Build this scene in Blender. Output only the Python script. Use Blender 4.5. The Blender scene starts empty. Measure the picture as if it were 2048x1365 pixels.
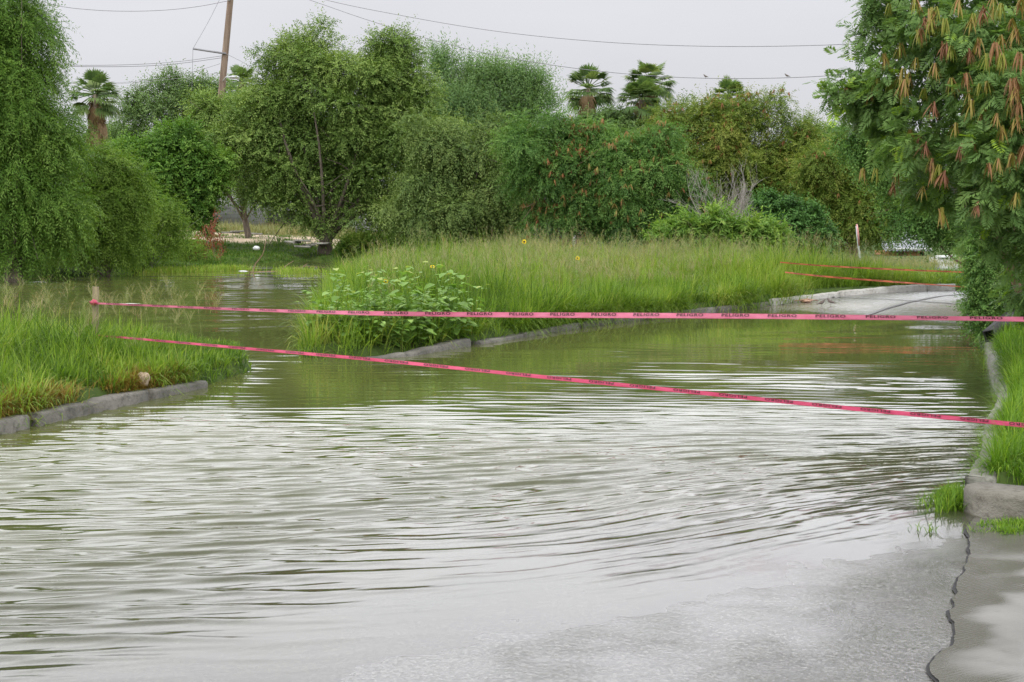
import bpy, math, numpy as np
from mathutils import Vector
SC = bpy.context.scene
COL = SC.collection
# ---------------------------------------------------------------- camera, sky, sun, exposure
EYE = 1.65
PITCH = math.atan(242.5 / 2844.0)
cam = bpy.data.objects.new("camera", bpy.data.cameras.new("camera"))
COL.objects.link(cam)
cam.location = (0, 0, EYE)
cam.rotation_euler = (math.radians(90) - PITCH, 0, 0)
cam.data.sensor_width = 36.0
cam.data.lens = 50.0
cam.data.clip_end = 3000
SC.camera = cam
SC.view_settings.view_transform = 'Standard'
SC.view_settings.look = 'None'
SC.view_settings.exposure = 0.0
SC.view_settings.gamma = 1.0

SUN_EL, SUN_AZ = math.radians(62), math.radians(205)     # high, behind and a little left
W = bpy.data.worlds.new("World")
SC.world = W
W.use_nodes = True
nt = W.node_tree
nt.nodes.clear()
N = nt.nodes.new
out = N("ShaderNodeOutputWorld"); bg = N("ShaderNodeBackground")
sky = N("ShaderNodeTexSky"); sky.sky_type = 'NISHITA'; sky.sun_disc = False
sky.sun_elevation = SUN_EL; sky.sun_rotation = SUN_AZ
skm = N("ShaderNodeMixRGB"); skm.blend_type = 'MULTIPLY'; skm.inputs[0].default_value = 1.0
skm.inputs[2].default_value = (.10, .10, .10, 1)
tc = N("ShaderNodeTexCoord"); sep = N("ShaderNodeSeparateXYZ")
ramp = N("ShaderNodeValToRGB")                              # overcast layer: band just above the view boosted to brighten water reflections
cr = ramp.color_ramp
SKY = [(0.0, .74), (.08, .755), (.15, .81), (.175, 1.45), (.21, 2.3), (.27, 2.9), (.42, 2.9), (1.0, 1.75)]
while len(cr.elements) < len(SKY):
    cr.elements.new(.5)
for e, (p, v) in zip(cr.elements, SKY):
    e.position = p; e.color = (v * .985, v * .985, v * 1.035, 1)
nz = N("ShaderNodeTexNoise"); nz.inputs['Scale'].default_value = 2.2; nz.inputs['Detail'].default_value = 4
mp = N("ShaderNodeMapping"); mp.inputs['Scale'].default_value = (1, 1, 3.5)
mr = N("ShaderNodeMapRange"); mr.inputs[1].default_value = .3; mr.inputs[2].default_value = .7
mr.inputs[3].default_value = .91; mr.inputs[4].default_value = 1.05
cm = N("ShaderNodeMixRGB"); cm.blend_type = 'MULTIPLY'; cm.inputs[0].default_value = 1.0
mix = N("ShaderNodeMixRGB"); mix.inputs[0].default_value = .95
L = nt.links.new
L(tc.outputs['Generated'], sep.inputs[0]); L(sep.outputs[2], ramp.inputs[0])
L(tc.outputs['Generated'], mp.inputs[0]); L(mp.outputs[0], nz.inputs['Vector']); L(nz.outputs[0], mr.inputs[0])
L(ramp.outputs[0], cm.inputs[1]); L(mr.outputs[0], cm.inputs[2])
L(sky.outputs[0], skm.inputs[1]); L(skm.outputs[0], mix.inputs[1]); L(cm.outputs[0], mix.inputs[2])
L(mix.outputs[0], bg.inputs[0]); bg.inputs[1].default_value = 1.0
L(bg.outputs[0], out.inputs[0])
sl = bpy.data.lights.new("sun", 'SUN'); sl.energy = 2.3; sl.angle = math.radians(22); sl.color = (1, .97, .91)
sun = bpy.data.objects.new("sun", sl); COL.objects.link(sun)
sun.rotation_euler = (math.radians(90) - SUN_EL, 0, math.radians(-25))
sun.location = (0, -5, 30)

# ---------------------------------------------------------------- helpers
FPX = 2844.0
SP, CP = math.sin(PITCH), math.cos(PITCH)
def ray(px, py):
    u = (px - 1024) / FPX; v = (682.5 - py) / FPX
    return np.array([u, CP + v * SP, -SP + v * CP])
def A(px, py, d):                       # point at distance d along Y
    r = ray(px, py); return np.array([0, 0, EYE]) + r * (d / r[1])
def G(px, py, z=0.0):                   # point on the horizontal plane z
    r = ray(px, py); return np.array([0, 0, EYE]) + r * ((z - EYE) / r[2])
def R(seed): return np.random.default_rng(seed)
def nrm(v): return v / np.maximum(np.linalg.norm(v, axis=-1, keepdims=True), 1e-9)

def lattice(seed, n=257): return R(seed).random((n, n))
_LAT = {}
def vnoise(x, y, seed=0):
    if seed not in _LAT: _LAT[seed] = lattice(seed, 256)
    g = _LAT[seed]
    xi = np.floor(x).astype(int); yi = np.floor(y).astype(int)
    fx = x - xi; fy = y - yi
    fx = fx * fx * (3 - 2 * fx); fy = fy * fy * (3 - 2 * fy)
    a = g[xi & 255, yi & 255]; b = g[(xi + 1) & 255, yi & 255]
    c = g[xi & 255, (yi + 1) & 255]; d = g[(xi + 1) & 255, (yi + 1) & 255]
    return (a * (1 - fx) + b * fx) * (1 - fy) + (c * (1 - fx) + d * fx) * fy
def fbm(x, y, seed=0, o=3):
    s = 0; a = .5
    for i in range(o):
        s = s + a * vnoise(x * 2 ** i, y * 2 ** i, seed + i * 7); a *= .5
    return s / (1 - .5 ** o)

class Geo:
    """collects vertex / face arrays, then links them as ONE mesh object"""
    def __init__(s): s.V = []; s.Q = []; s.T = []; s.P = []; s.n = 0; s.rq = []; s.rt = []
    def add(s, V, Q=None, T=None, r=None, P=None):
        V = np.asarray(V, float).reshape(-1, 3); s.V.append(V)
        if Q is not None and len(Q):
            Q = np.asarray(Q, int); s.Q.append(Q + s.n)
            s.rq.append(np.broadcast_to(.5 if r is None else r, (len(Q),)))
        if T is not None and len(T):
            T = np.asarray(T, int); s.T.append(T + s.n)
            s.rt.append(np.broadcast_to(.5 if r is None else r, (len(T),)))
        if P is not None:
            for p in P: s.P.append([i + s.n for i in p])
        s.n += len(V)
    def build(s, name, mat, parent=None, origin=(0, 0, 0), smooth=False, vattr=None):
        me = bpy.data.meshes.new(name)
        V = np.concatenate(s.V) - np.asarray(origin, float)
        Q = np.concatenate(s.Q) if s.Q else np.zeros((0, 4), int)
        T = np.concatenate(s.T) if s.T else np.zeros((0, 3), int)
        npg = [len(p) for p in s.P]
        loops = np.concatenate([Q.ravel(), T.ravel()] + [np.array(p, int) for p in s.P]).astype(np.int32)
        tot = np.concatenate([np.full(len(Q), 4), np.full(len(T), 3), np.array(npg, int)]).astype(np.int32)
        start = np.concatenate([[0], np.cumsum(tot)[:-1]]).astype(np.int32)
        me.vertices.add(len(V)); me.vertices.foreach_set("co", V.astype(np.float32).ravel())
        me.loops.add(len(loops)); me.loops.foreach_set("vertex_index", loops)
        me.polygons.add(len(tot)); me.polygons.foreach_set("loop_start", start); me.polygons.foreach_set("loop_total", tot)
        me.update(calc_edges=True)
        r = np.concatenate(s.rq + s.rt + [np.full(len(s.P), .5)]).astype(np.float32)
        at = me.attributes.new("rnd", 'FLOAT', 'FACE'); at.data.foreach_set("value", r)
        if vattr:
            for k, a in vattr.items():
                q = me.attributes.new(k, 'FLOAT', 'POINT'); q.data.foreach_set("value", np.asarray(a, np.float32))
        if smooth: me.polygons.foreach_set("use_smooth", np.ones(len(tot), bool))
        me.materials.append(mat)
        o = bpy.data.objects.new(name, me); COL.objects.link(o)
        o.location = origin if parent is None else (np.asarray(origin) - np.asarray(parent.location))
        if parent is not None: o.parent = parent
        return o
def tag(o, label=None, cat=None, group=None, kind=None):
    if label: o["label"] = label
    if cat: o["category"] = cat
    if group: o["group"] = group
    if kind: o["kind"] = kind
    return o
def empty(name, loc, label, cat, group=None):
    o = bpy.data.objects.new(name, None); COL.objects.link(o); o.location = [float(v) for v in loc]
    o.empty_display_size = .2
    return tag(o, label, cat, group)
def copy_thing(o, loc, rz=0, sc=1.0, label=None, parent=None):
    c = o.copy(); COL.objects.link(c)
    if parent is None:
        c.location = [float(v) for v in loc]; c.rotation_euler[2] = rz; c.scale = (sc, sc, sc)
    else: c.parent = parent
    if label: c["label"] = label
    for ch in list(o.children): copy_thing(ch, None, parent=c)
    return c

def tube(g, pts, rad, sides=6, r=.5, cap=True):
    pts = np.asarray(pts, float); n = len(pts); rad = np.broadcast_to(rad, (n,))
    t = nrm(np.gradient(pts, axis=0))
    up = np.array([0, 0, 1.]) if abs(t[0, 2]) < .9 else np.array([1., 0, 0])
    a = nrm(np.cross(t, up)); b = np.cross(t, a)
    th = np.linspace(0, 2 * np.pi, sides, endpoint=False)
    V = pts[:, None] + rad[:, None, None] * (a[:, None] * np.cos(th)[None, :, None] + b[:, None] * np.sin(th)[None, :, None])
    i, j = np.meshgrid(np.arange(n - 1), np.arange(sides), indexing='ij')
    k = (j + 1) % sides
    Q = np.stack([i * sides + j, i * sides + k, (i + 1) * sides + k, (i + 1) * sides + j], -1).reshape(-1, 4)
    g.add(V, Q, r=r, P=[list(range(sides))[::-1], list(range((n - 1) * sides, n * sides))] if cap else None)
def box(g, c, s, rz=0.0, tilt=None, r=.5):
    V = np.array([[x, y, z] for z in (-.5, .5) for y in (-.5, .5) for x in (-.5, .5)]) * np.asarray(s, float)
    if tilt is not None:
        ca, sa = math.cos(tilt), math.sin(tilt); V = V @ np.array([[ca, 0, -sa], [0, 1, 0], [sa, 0, ca]])
    ca, sa = math.cos(rz), math.sin(rz)
    V = V @ np.array([[ca, sa, 0], [-sa, ca, 0], [0, 0, 1]]) + np.asarray(c, float)
    g.add(V, [[0, 2, 3, 1], [4, 5, 7, 6], [0, 1, 5, 4], [2, 6, 7, 3], [0, 4, 6, 2], [1, 3, 7, 5]], r=r)
def smoothline(P, n):
    P = np.asarray(P, float); m = len(P)
    s = np.concatenate([[0], np.cumsum(np.linalg.norm(np.diff(P, axis=0), axis=1))])
    t = np.linspace(0, s[-1], n); T = np.gradient(P, s, axis=0)
    k = np.clip(np.searchsorted(s, t, side='right') - 1, 0, m - 2)
    h = (s[k + 1] - s[k])[:, None]; u = ((t - s[k])[:, None]) / h
    return ((2 * u**3 - 3 * u**2 + 1) * P[k] + (u**3 - 2 * u**2 + u) * h * T[k]
            + (-2 * u**3 + 3 * u**2) * P[k + 1] + (u**3 - u**2) * h * T[k + 1])
def lump(g, c, rad, seed=0, n=14, rough=.25, r=.5, flat=None):
    th = np.linspace(0, np.pi, n); ph = np.linspace(0, 2 * np.pi, 2 * n, endpoint=False)
    T, P = np.meshgrid(th, ph, indexing='ij')
    D = np.stack([np.sin(T) * np.cos(P), np.sin(T) * np.sin(P), np.cos(T)], -1)
    k = 1 + rough * (fbm(D[..., 0] * 1.6 + D[..., 2] + 9, D[..., 1] * 1.6 + 7 + D[..., 2] * .7, seed) - .5) * 2
    V = D * k[..., None] * np.asarray(rad)
    if flat is not None: V[..., 2] = np.maximum(V[..., 2], flat)
    m = 2 * n; i, j = np.meshgrid(np.arange(n - 1), np.arange(m), indexing='ij')
    Q = np.stack([i * m + j, (i + 1) * m + j, (i + 1) * m + (j + 1) % m, i * m + (j + 1) % m], -1).reshape(-1, 4)
    g.add(V.reshape(-1, 3) + np.asarray(c), Q, r=r)

# ---------------------------------------------------------------- materials
class M:
    def __init__(s, name):
        s.m = bpy.data.materials.new(name); s.m.use_nodes = True; s.t = s.m.node_tree; s.t.nodes.clear()
        s.out = s.n("ShaderNodeOutputMaterial")
    def n(s, k, **kw):
        x = s.t.nodes.new(k)
        for a, b in kw.items(): setattr(x, a, b)
        return x
    def l(s, a, b): s.t.links.new(a, b)
    def noise(s, scale, detail=4, coord='Object', mapscale=None, rough=.55):
        tc = s.n("ShaderNodeTexCoord"); x = s.n("ShaderNodeTexNoise")
        x.inputs['Scale'].default_value = scale; x.inputs['Detail'].default_value = detail; x.inputs['Roughness'].default_value = rough
        if mapscale:
            mp = s.n("ShaderNodeMapping"); mp.inputs['Scale'].default_value = mapscale
            s.l(tc.outputs[coord], mp.inputs[0]); s.l(mp.outputs[0], x.inputs['Vector'])
        else: s.l(tc.outputs[coord], x.inputs['Vector'])
        return x.outputs[0]
    def ramp(s, fac, stops):
        x = s.n("ShaderNodeValToRGB"); c = x.color_ramp
        while len(c.elements) < len(stops): c.elements.new(.5)
        for e, (p, col) in zip(c.elements, stops): e.position = p; e.color = (*col, 1)
        s.l(fac, x.inputs[0]); return x.outputs[0]
    def mixc(s, fac, a, b, mode='MIX'):
        x = s.n("ShaderNodeMixRGB", blend_type=mode)
        for i, v in ((0, fac), (1, a), (2, b)):
            if hasattr(v, 'is_linked') or hasattr(v, 'node'): s.l(v, x.inputs[i])
            else: x.inputs[i].default_value = v if i == 0 else (*v, 1)
        return x.outputs[0]
    def attr(s, name):
        x = s.n("ShaderNodeAttribute", attribute_name=name); return x.outputs['Fac']
    def maprange(s, v, a, b, c, d):
        x = s.n("ShaderNodeMapRange")
        for i, k in enumerate((a, b, c, d)): x.inputs[i + 1].default_value = k
        s.l(v, x.inputs[0]); return x.outputs[0]
    def bump(s, h, strength, dist=.02):
        x = s.n("ShaderNodeBump"); x.inputs['Strength'].default_value = strength; x.inputs['Distance'].default_value = dist
        s.l(h, x.inputs['Height']); return x.outputs[0]
    def pbsdf(s, col, rough=.7, spec=.5, normal=None, metal=0.0):
        p = s.n("ShaderNodeBsdfPrincipled")
        if hasattr(col, 'node'): s.l(col, p.inputs['Base Color'])
        else: p.inputs['Base Color'].default_value = (*col, 1)
        if hasattr(rough, 'node'): s.l(rough, p.inputs['Roughness'])
        else: p.inputs['Roughness'].default_value = rough
        p.inputs['Specular IOR Level'].default_value = spec; p.inputs['Metallic'].default_value = metal
        if normal is not None: s.l(normal, p.inputs['Normal'])
        return p.outputs[0]
    def end(s, sh): s.l(sh, s.out.inputs[0]); return s.m

def leaf_mat(name, stops, trans=.3, tcol=1.5, rough=.5, spec=.25):
    m = M(name)
    c = m.ramp(m.attr("rnd"), stops)
    big = m.noise(.9, 3)
    c = m.mixc(m.maprange(big, .35, .65, 0, .45), c, m.mixc(1.0, c, (.78, .85, .7), 'MULTIPLY'))
    p = m.pbsdf(c, rough, spec * .5)
    tr = m.n("ShaderNodeBsdfTranslucent"); m.l(m.mixc(1.0, c, (tcol, tcol * 1.05, tcol * .55), 'MULTIPLY'), tr.inputs[0])
    mx = m.n("ShaderNodeMixShader"); mx.inputs[0].default_value = trans
    m.l(p, mx.inputs[1]); m.l(tr.outputs[0], mx.inputs[2])
    return m.end(mx.outputs[0])
def rough_mat(name, c1, c2, scale=6, rough=.85, bump=.4, mapscale=None, spec=.3, dist=.02):
    m = M(name)
    n = m.noise(scale, 6, mapscale=mapscale)
    c = m.ramp(n, [(.3, c1), (.7, c2)])
    f = m.noise(scale * 5, 4, mapscale=mapscale)
    return m.end(m.pbsdf(c, rough, spec, m.bump(f, bump, dist)))

MAT = dict(
    willow=leaf_mat("willow_leaf", [(0, (0.055, 0.115, 0.018)), (.5, (0.093, 0.176, 0.026)), (1, (0.165, 0.256, 0.052))], .32),
    willow2=leaf_mat("young_willow_leaf", [(0, (.07, .13, .018)), (.5, (.12, .2, .03)), (1, (.19, .28, .05))], .35),
    bright=leaf_mat("bright_leaf", [(0, (.05, .11, .018)), (.5, (.088, .18, .03)), (1, (.165, .27, .05))], .32),
    mesq=leaf_mat("mesquite_leaf", [(0, (0.076, 0.128, 0.030)), (.5, (0.133, 0.210, 0.048)), (1, (0.245, 0.325, 0.089))], .25),
    droop=leaf_mat("drooping_leaf", [(0, (0.076, 0.126, 0.038)), (.5, (0.128, 0.192, 0.054)), (1, (0.215, 0.276, 0.084))], .25),
    wisp=leaf_mat("wispy_leaf", [(0, (0.085, 0.160, 0.061)), (.5, (0.133, 0.220, 0.083)), (1, (0.192, 0.286, 0.110))], .3),
    leuc=leaf_mat("leucaena_leaf", [(0, (0.055, 0.119, 0.031)), (.55, (0.097, 0.190, 0.045)), (1, (0.183, 0.293, 0.077))], .3),
    leucn=leaf_mat("near_leucaena_leaf", [(0, (.075, .14, .04)), (.6, (.145, .235, .068)), (.88, (.18, .28, .075)), (1, (.24, .36, .035))], .3),
    olive=leaf_mat("olive_leaf", [(0, (0.078, 0.127, 0.023)), (.5, (0.139, 0.201, 0.034)), (1, (0.234, 0.259, 0.057))], .28),
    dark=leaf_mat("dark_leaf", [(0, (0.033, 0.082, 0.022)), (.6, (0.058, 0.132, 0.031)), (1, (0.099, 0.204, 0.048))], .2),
    far=leaf_mat("far_leaf", [(0, (0.067, 0.115, 0.041)), (.5, (0.106, 0.172, 0.057)), (1, (0.162, 0.241, 0.086))], .25),
    lime=leaf_mat("lime_leaf", [(0, (0.075, 0.156, 0.028)), (.5, (0.130, 0.230, 0.044)), (1, (0.220, 0.313, 0.066))], .35),
    weed=leaf_mat("weed_leaf", [(0, (0.094, 0.172, 0.033)), (.5, (0.163, 0.276, 0.058)), (.93, (0.263, 0.380, 0.111)), (1, (0.400, 0.310, 0.065))], .3),
    palm=leaf_mat("palm_leaf", [(0, (.07, .125, .04)), (.6, (.13, .19, .065)), (1, (.22, .26, .1))], .3),
    palmdead=leaf_mat("dead_palm_leaf", [(0, (.16, .1, .05)), (1, (.3, .21, .12))], .2, 1.0),
    grass=leaf_mat("grass_blade", [(0, (.04, .085, .012)), (.35, (.105, .185, .022)), (.75, (.21, .3, .042)), (1, (.29, .3, .085))], .38),
    seed=leaf_mat("seed_head", [(0, (.17, .2, .07)), (.5, (.24, .245, .105)), (1, (.32, .265, .14))], .3, 1.1),
    dead=leaf_mat("dead_grass", [(0, (.13, .085, .016)), (.5, (.22, .135, .024)), (1, (.28, .22, .05))], .25, 1.1),
    lawn=leaf_mat("lawn_blade", [(0, (.05, .105, .012)), (.5, (.105, .2, .018)), (1, (.22, .31, .04))], .38),
    bank=leaf_mat("bank_grass", [(0, (.04, .085, .014)), (.5, (.07, .14, .02)), (1, (.15, .2, .04))], .3),
    pod=leaf_mat("brown_pod", [(0, (.14, .18, .025)), (.3, (.22, .2, .04)), (.5, (.25, .14, .06)), (1, (.19, .085, .05))], .2, 1.1),
    podfar=leaf_mat("distant_pod", [(0, (.24, .2, .06)), (.5, (.26, .13, .05)), (1, (.2, .07, .04))], .2, 1.0),
    redweed=leaf_mat("red_weed", [(0, (.16, .035, .02)), (1, (.3, .09, .05))], .2, 1.0),
    petal=leaf_mat("petal", [(0, (.75, .5, .015)), (1, (.85, .65, .03))], .3, 1.0),
    disc=rough_mat("flower_disc", (.03, .018, .008), (.07, .04, .012), 60),
    bark=rough_mat("bark", (.07, .055, .042), (.17, .14, .11), 5, .9, .8, (3, 3, .6)),
    barklt=rough_mat("pale_bark", (.16, .1, .065), (.3, .2, .14), 6, .85, .6, (3, 3, .6)),
    twig=rough_mat("bare_twig", (.22, .2, .175), (.36, .33, .3), 6),
    palmtrunk=rough_mat("palm_trunk", (.1, .08, .06), (.2, .16, .12), 3, .9, .9, (1, 1, 6)),
    pole=rough_mat("pole_wood", (.12, .085, .062), (.27, .2, .15), 3, .9, .5, (4, 4, .25)),
    stake=rough_mat("stake_wood", (.12, .1, .06), (.25, .21, .12), 9, .9, .5, (3, 3, .4)),
    wire=rough_mat("wire", (.16, .16, .17), (.22, .22, .23), 8, .6),
    galv=rough_mat("galvanised", (.36, .37, .38), (.5, .51, .52), 12, .55, .1),
    bird=rough_mat("feathers", (.06, .05, .045), (.16, .13, .11), 40, .8),
    darkheap=rough_mat("dark_sheet", (.018, .018, .02), (.055, .052, .055), 5, .7, .5),
    black=rough_mat("black_paint", (.012, .012, .012), (.025, .025, .026), 14, .5, .2),
    whitem=rough_mat("white_enamel", (.36, .37, .36), (.52, .53, .52), 4, .5, .1),
    litter=rough_mat("white_plastic", (.4, .42, .4), (.6, .62, .6), 8, .5, .2),
    rag=rough_mat("red_cloth", (.4, .03, .05), (.55, .06, .08), 8),
    concrete=rough_mat("old_concrete", (.13, .125, .105), (.34, .33, .29), 4, .85, .6),
    rock=rough_mat("pale_rock", (.25, .19, .12), (.42, .34, .24), 12, .9, .8),
    orange=rough_mat("orange_render", (.42, .2, .09), (.55, .29, .14), 3, .9, .3),
    roof=rough_mat("corrugated_sheet", (.16, .17, .19), (.28, .29, .31), 3, .6, .1),
    dark_open=rough_mat("dark_opening", (.012, .012, .012), (.03, .03, .03), 4),
    debris=rough_mat("leaf_litter", (.2, .1, .06), (.42, .28, .2), 9, .8, .5),
)
def block_mat():
    m = M("grey_block"); tcn = m.n("ShaderNodeTexCoord"); mp = m.n("ShaderNodeMapping")
    mp.inputs['Rotation'].default_value = (math.radians(90), 0, 0)
    b = m.n("ShaderNodeTexBrick"); b.inputs['Scale'].default_value = 1.0
    b.inputs['Brick Width'].default_value = .42; b.inputs['Row Height'].default_value = .21; b.inputs['Mortar Size'].default_value = .012
    b.inputs['Color1'].default_value = (.34, .34, .34, 1); b.inputs['Color2'].default_value = (.42, .42, .41, 1); b.inputs['Mortar'].default_value = (.15, .15, .15, 1)
    m.l(tcn.outputs['Object'], mp.inputs[0]); m.l(mp.outputs[0], b.inputs[0])
    c = m.mixc(.5, b.outputs[0], m.ramp(m.noise(2, 4), [(.3, (.25, .25, .25)), (.7, (.42, .42, .41))]))
    return m.end(m.pbsdf(c, .9, .2, m.bump(b.outputs[1], -.3)))
def brick_mat():
    m = M("old_brick"); tcn = m.n("ShaderNodeTexCoord"); mp = m.n("ShaderNodeMapping")
    mp.inputs['Rotation'].default_value = (math.radians(90), 0, 0)
    b = m.n("ShaderNodeTexBrick"); b.inputs['Scale'].default_value = 1.0
    b.inputs['Brick Width'].default_value = .4; b.inputs['Row Height'].default_value = .17; b.inputs['Mortar Size'].default_value = .022
    b.inputs['Color1'].default_value = (.2, .12, .1, 1); b.inputs['Color2'].default_value = (.3, .2, .17, 1); b.inputs['Mortar'].default_value = (.1, .085, .08, 1)
    m.l(tcn.outputs['Object'], mp.inputs[0]); m.l(mp.outputs[0], b.inputs[0])
    return m.end(m.pbsdf(b.outputs[0], .9, .2, m.bump(b.outputs[1], -.4)))
MAT['block'] = block_mat(); MAT['brick'] = brick_mat()
def tape_mat(name, c1, c2):
    m = M(name); n = m.noise(9, 3, mapscale=(1, 1, 4))
    p = m.pbsdf(m.ramp(n, [(.3, c1), (.7, c2)]), .32, .5, m.bump(n, .25))
    tr = m.n("ShaderNodeBsdfTranslucent"); tr.inputs[0].default_value = (*c2, 1)
    mx = m.n("ShaderNodeMixShader"); mx.inputs[0].default_value = .3; m.l(p, mx.inputs[1]); m.l(tr.outputs[0], mx.inputs[2])
    return m.end(mx.outputs[0])
MAT['tape'] = tape_mat("pink_tape", (.48, .04, .105), (.6, .085, .17)); MAT['tapeu'] = tape_mat("pale_pink_tape", (.5, .1, .17), (.62, .18, .27))
MAT['tapeo'] = tape_mat("faded_orange_tape", (.34, .07, .035), (.46, .13, .06))
MAT['ink'] = M("tape_ink"); MAT['ink'] = MAT['ink'].end(MAT['ink'].pbsdf((.05, .012, .016), .5, .4))

# ---------------------------------------------------------------- ground plan (metres; water level is z = 0)
def poly_sd(x, y, P):                   # signed distance, positive inside
    P = np.asarray(P, float); n = len(P); d = np.full(x.shape, 1e9); ins = np.zeros(x.shape, bool)
    for i in range(n):
        a = P[i]; b = P[(i + 1) % n]; e = b - a; L2 = e @ e
        t = np.clip(((x - a[0]) * e[0] + (y - a[1]) * e[1]) / L2, 0, 1)
        d = np.minimum(d, np.hypot(x - a[0] - t * e[0], y - a[1] - t * e[1]))
        c = ((a[1] > y) != (b[1] > y))
        xx = a[0] + (y - a[1]) * e[0] / (e[1] if abs(e[1]) > 1e-9 else 1e-9)
        ins ^= c & (x < xx)
    return np.where(ins, d, -d)
LK = np.array([(-7.0, 4.6), (-5.0, 8.0), (-3.92, 10.9), (-3.42, 12.6), (-3.0, 14.0)])                      # left bank kerb
IK = np.array([(-2.62, 17.0), (-1.78, 16.75), (-.48, 18.7), (1.38, 22.3), (3.83, 25.7), (5.95, 28.5), (7.0, 29.6), (7.85, 30.3), (9.0, 31.0), (10.4, 31.3), (14, 31.8), (30, 32.8)])
RK = np.array([(2.66, 8.25), (3.1, 9.3), (3.6, 10.7), (4.13, 12.0), (4.98, 14.7), (6.03, 18.05), (7.0, 21.3), (8.0, 24.5), (9.6, 26.2), (12.6, 27.2), (18, 27.8), (30, 28.4)])
BANK = np.concatenate([LK, [(-2.75, 15.6), (-3.3, 17.6), (-5.0, 17.6), (-9, 17.4), (-16, 17), (-16, 4.6)]])
ISL = np.concatenate([IK, [(30, 140), (-5, 140), (-6.2, 60), (-5.2, 46), (-4.4, 36), (-3.6, 26), (-2.9, 19.5), (-2.75, 17.9)]])
RBK = np.concatenate([RK, [(30, 20), (14, 7.0), (4.6, 7.35), (3.3, 7.6)]])
FAR = [(-60, 36), tuple(G(-60, 562)[:2]), tuple(G(60, 557)[:2]), tuple(G(200, 552)[:2]), tuple(G(300, 546)[:2]), tuple(G(450, 543)[:2]), tuple(G(500, 529)[:2]),
       tuple(G(620, 522)[:2]), tuple(G(760, 524)[:2]), (-5.0, 62), (-5, 400), (-400, 400), (-400, 36)]
def sst(v, a, b):
    t = np.clip((v - a) / (b - a), 0, 1); return t * t * (3 - 2 * t)
def road_z(x, y):
    s = ((x + 1.3) * 3.33 - (y - 5.07) * 4.03) / 5.23
    near = .0125 * (s - .45)
    s2 = ((x - 4.4) * 5 + (y - 27.3) * 2.9) / 5.78
    fz = .022 * s2
    z = np.maximum(near, np.minimum(fz, .1))
    z = -.17 + np.logaddexp(0, (np.clip(z, -1, .3) + .17) * 60) / 60
    return np.minimum(z, .3) + .012 * (fbm(x * 1.1, y * 1.1, 3) - .5) + np.where(y < 10, .006 * (fbm(x * 9, y * 9, 4, 3) - .5), 0)
def ground_z(x, y):
    zr = road_z(x, y) - .06
    base = np.where(y > 34, -.35, zr)
    base = np.where((x < -3.2) & (y > 6), np.minimum(base, -.3), base)
    n = fbm(x * .5, y * .5, 11)
    zb = sst(poly_sd(x, y, BANK), .02, .18) * (.34 + .12 * n) + sst(poly_sd(x, y, BANK), .3, 2.0) * .1
    dI = poly_sd(x, y, ISL)
    zi = sst(dI, .02, .18) * .38 + sst(dI, 0.3, 3) * (.12 + .1 * n) * (1 - .9 * sst(x - (y - 34) * .06, 5.5, 8.5)) + sst(y, 62, 110) * 1.0 * (dI > 0)
    zi = zi + .09 * sst(dI, .02, .2) * (1 - sst(dI, 2, 9)) * sst(x, 1, 6) - .06 * sst(x, 8, 12) * sst(dI, 5, 12)
    zR = sst(poly_sd(x, y, RBK), .02, .17) * .42 + sst(poly_sd(x, y, RBK), .3, 2.5) * .15
    dF = poly_sd(x, y, FAR)
    zf = sst(dF, -.6, 1.2) * .5 + sst(dF, .5, 7) * .55 + sst(dF, 5, 32) * 1.25 + .12 * n * sst(dF, 0, 2)
    z = base + 0 * x
    z = np.where(poly_sd(x, y, BANK) > 0, -.25 + zb, z)
    z = np.where(dI > 0, np.maximum(z, -.25 + zi), z)
    z = np.where(poly_sd(x, y, RBK) > 0, np.maximum(z, -.25 + zR), z)
    z = np.where(dF > -.6, np.maximum(z, -.35 + zf), z)
    r = np.hypot(x, y)
    return z + sst(r, 140, 600) * 2.0

def ground_mat():
    m = M("ground_soil")
    n = m.noise(.35, 5); n2 = m.noise(3, 5)
    grass = m.ramp(n2, [(.3, (.028, .05, .012)), (.6, (.055, .085, .02)), (.75, (.1, .085, .04))])
    dirt = m.ramp(n2, [(.3, (.3, .23, .16)), (.7, (.44, .36, .27))])
    c = m.mixc(m.attr("dirt"), grass, dirt)
    return m.end(m.pbsdf(c, .95, .1, m.bump(n2, .5)))
def grid_obj(name, xs, ys, zfun, mat, vattr=None, smooth=True, keep=None):
    X, Y = np.meshgrid(xs, ys); Z = zfun(X, Y)
    nx = len(xs); i, j = np.meshgrid(np.arange(len(ys) - 1), np.arange(nx - 1), indexing='ij')
    Q = np.stack([i * nx + j, i * nx + j + 1, (i + 1) * nx + j + 1, (i + 1) * nx + j], -1).reshape(-1, 4)
    if keep is not None: Q = Q[keep(X, Y).ravel()[Q].all(1)]
    g = Geo(); g.add(np.stack([X, Y, Z], -1), Q)
    return g.build(name, mat, smooth=smooth, vattr={k: f(X, Y).ravel() for k, f in (vattr or {}).items()})
xs = np.concatenate([np.linspace(-700, -45, 24), np.arange(-42, -12, .5), np.arange(-12, 12, .16), np.arange(12, 42, .5), np.linspace(45, 700, 24)])
ys = np.concatenate([np.linspace(-80, -4, 8), np.arange(-3, 3, .5), np.arange(3, 40, .16), np.arange(40, 100, .5), np.linspace(102, 1200, 34)])
def dirt_f(x, y):
    t = fbm(x * .3, y * .3, 21)
    y0 = 63.5 + (x + 20) * -.12 + 4 * (t - .5)
    return np.where((x > -24) & (x < -4), sst(y, y0 - 1.2, y0) * (1 - sst(y, y0 + 13, y0 + 19)), 0) * 1.0
tag(grid_obj("ground", xs, ys, ground_z, ground_mat(), {"dirt": dirt_f}), kind="structure", label="grassy soil banks and dirt track around the flood")

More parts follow.
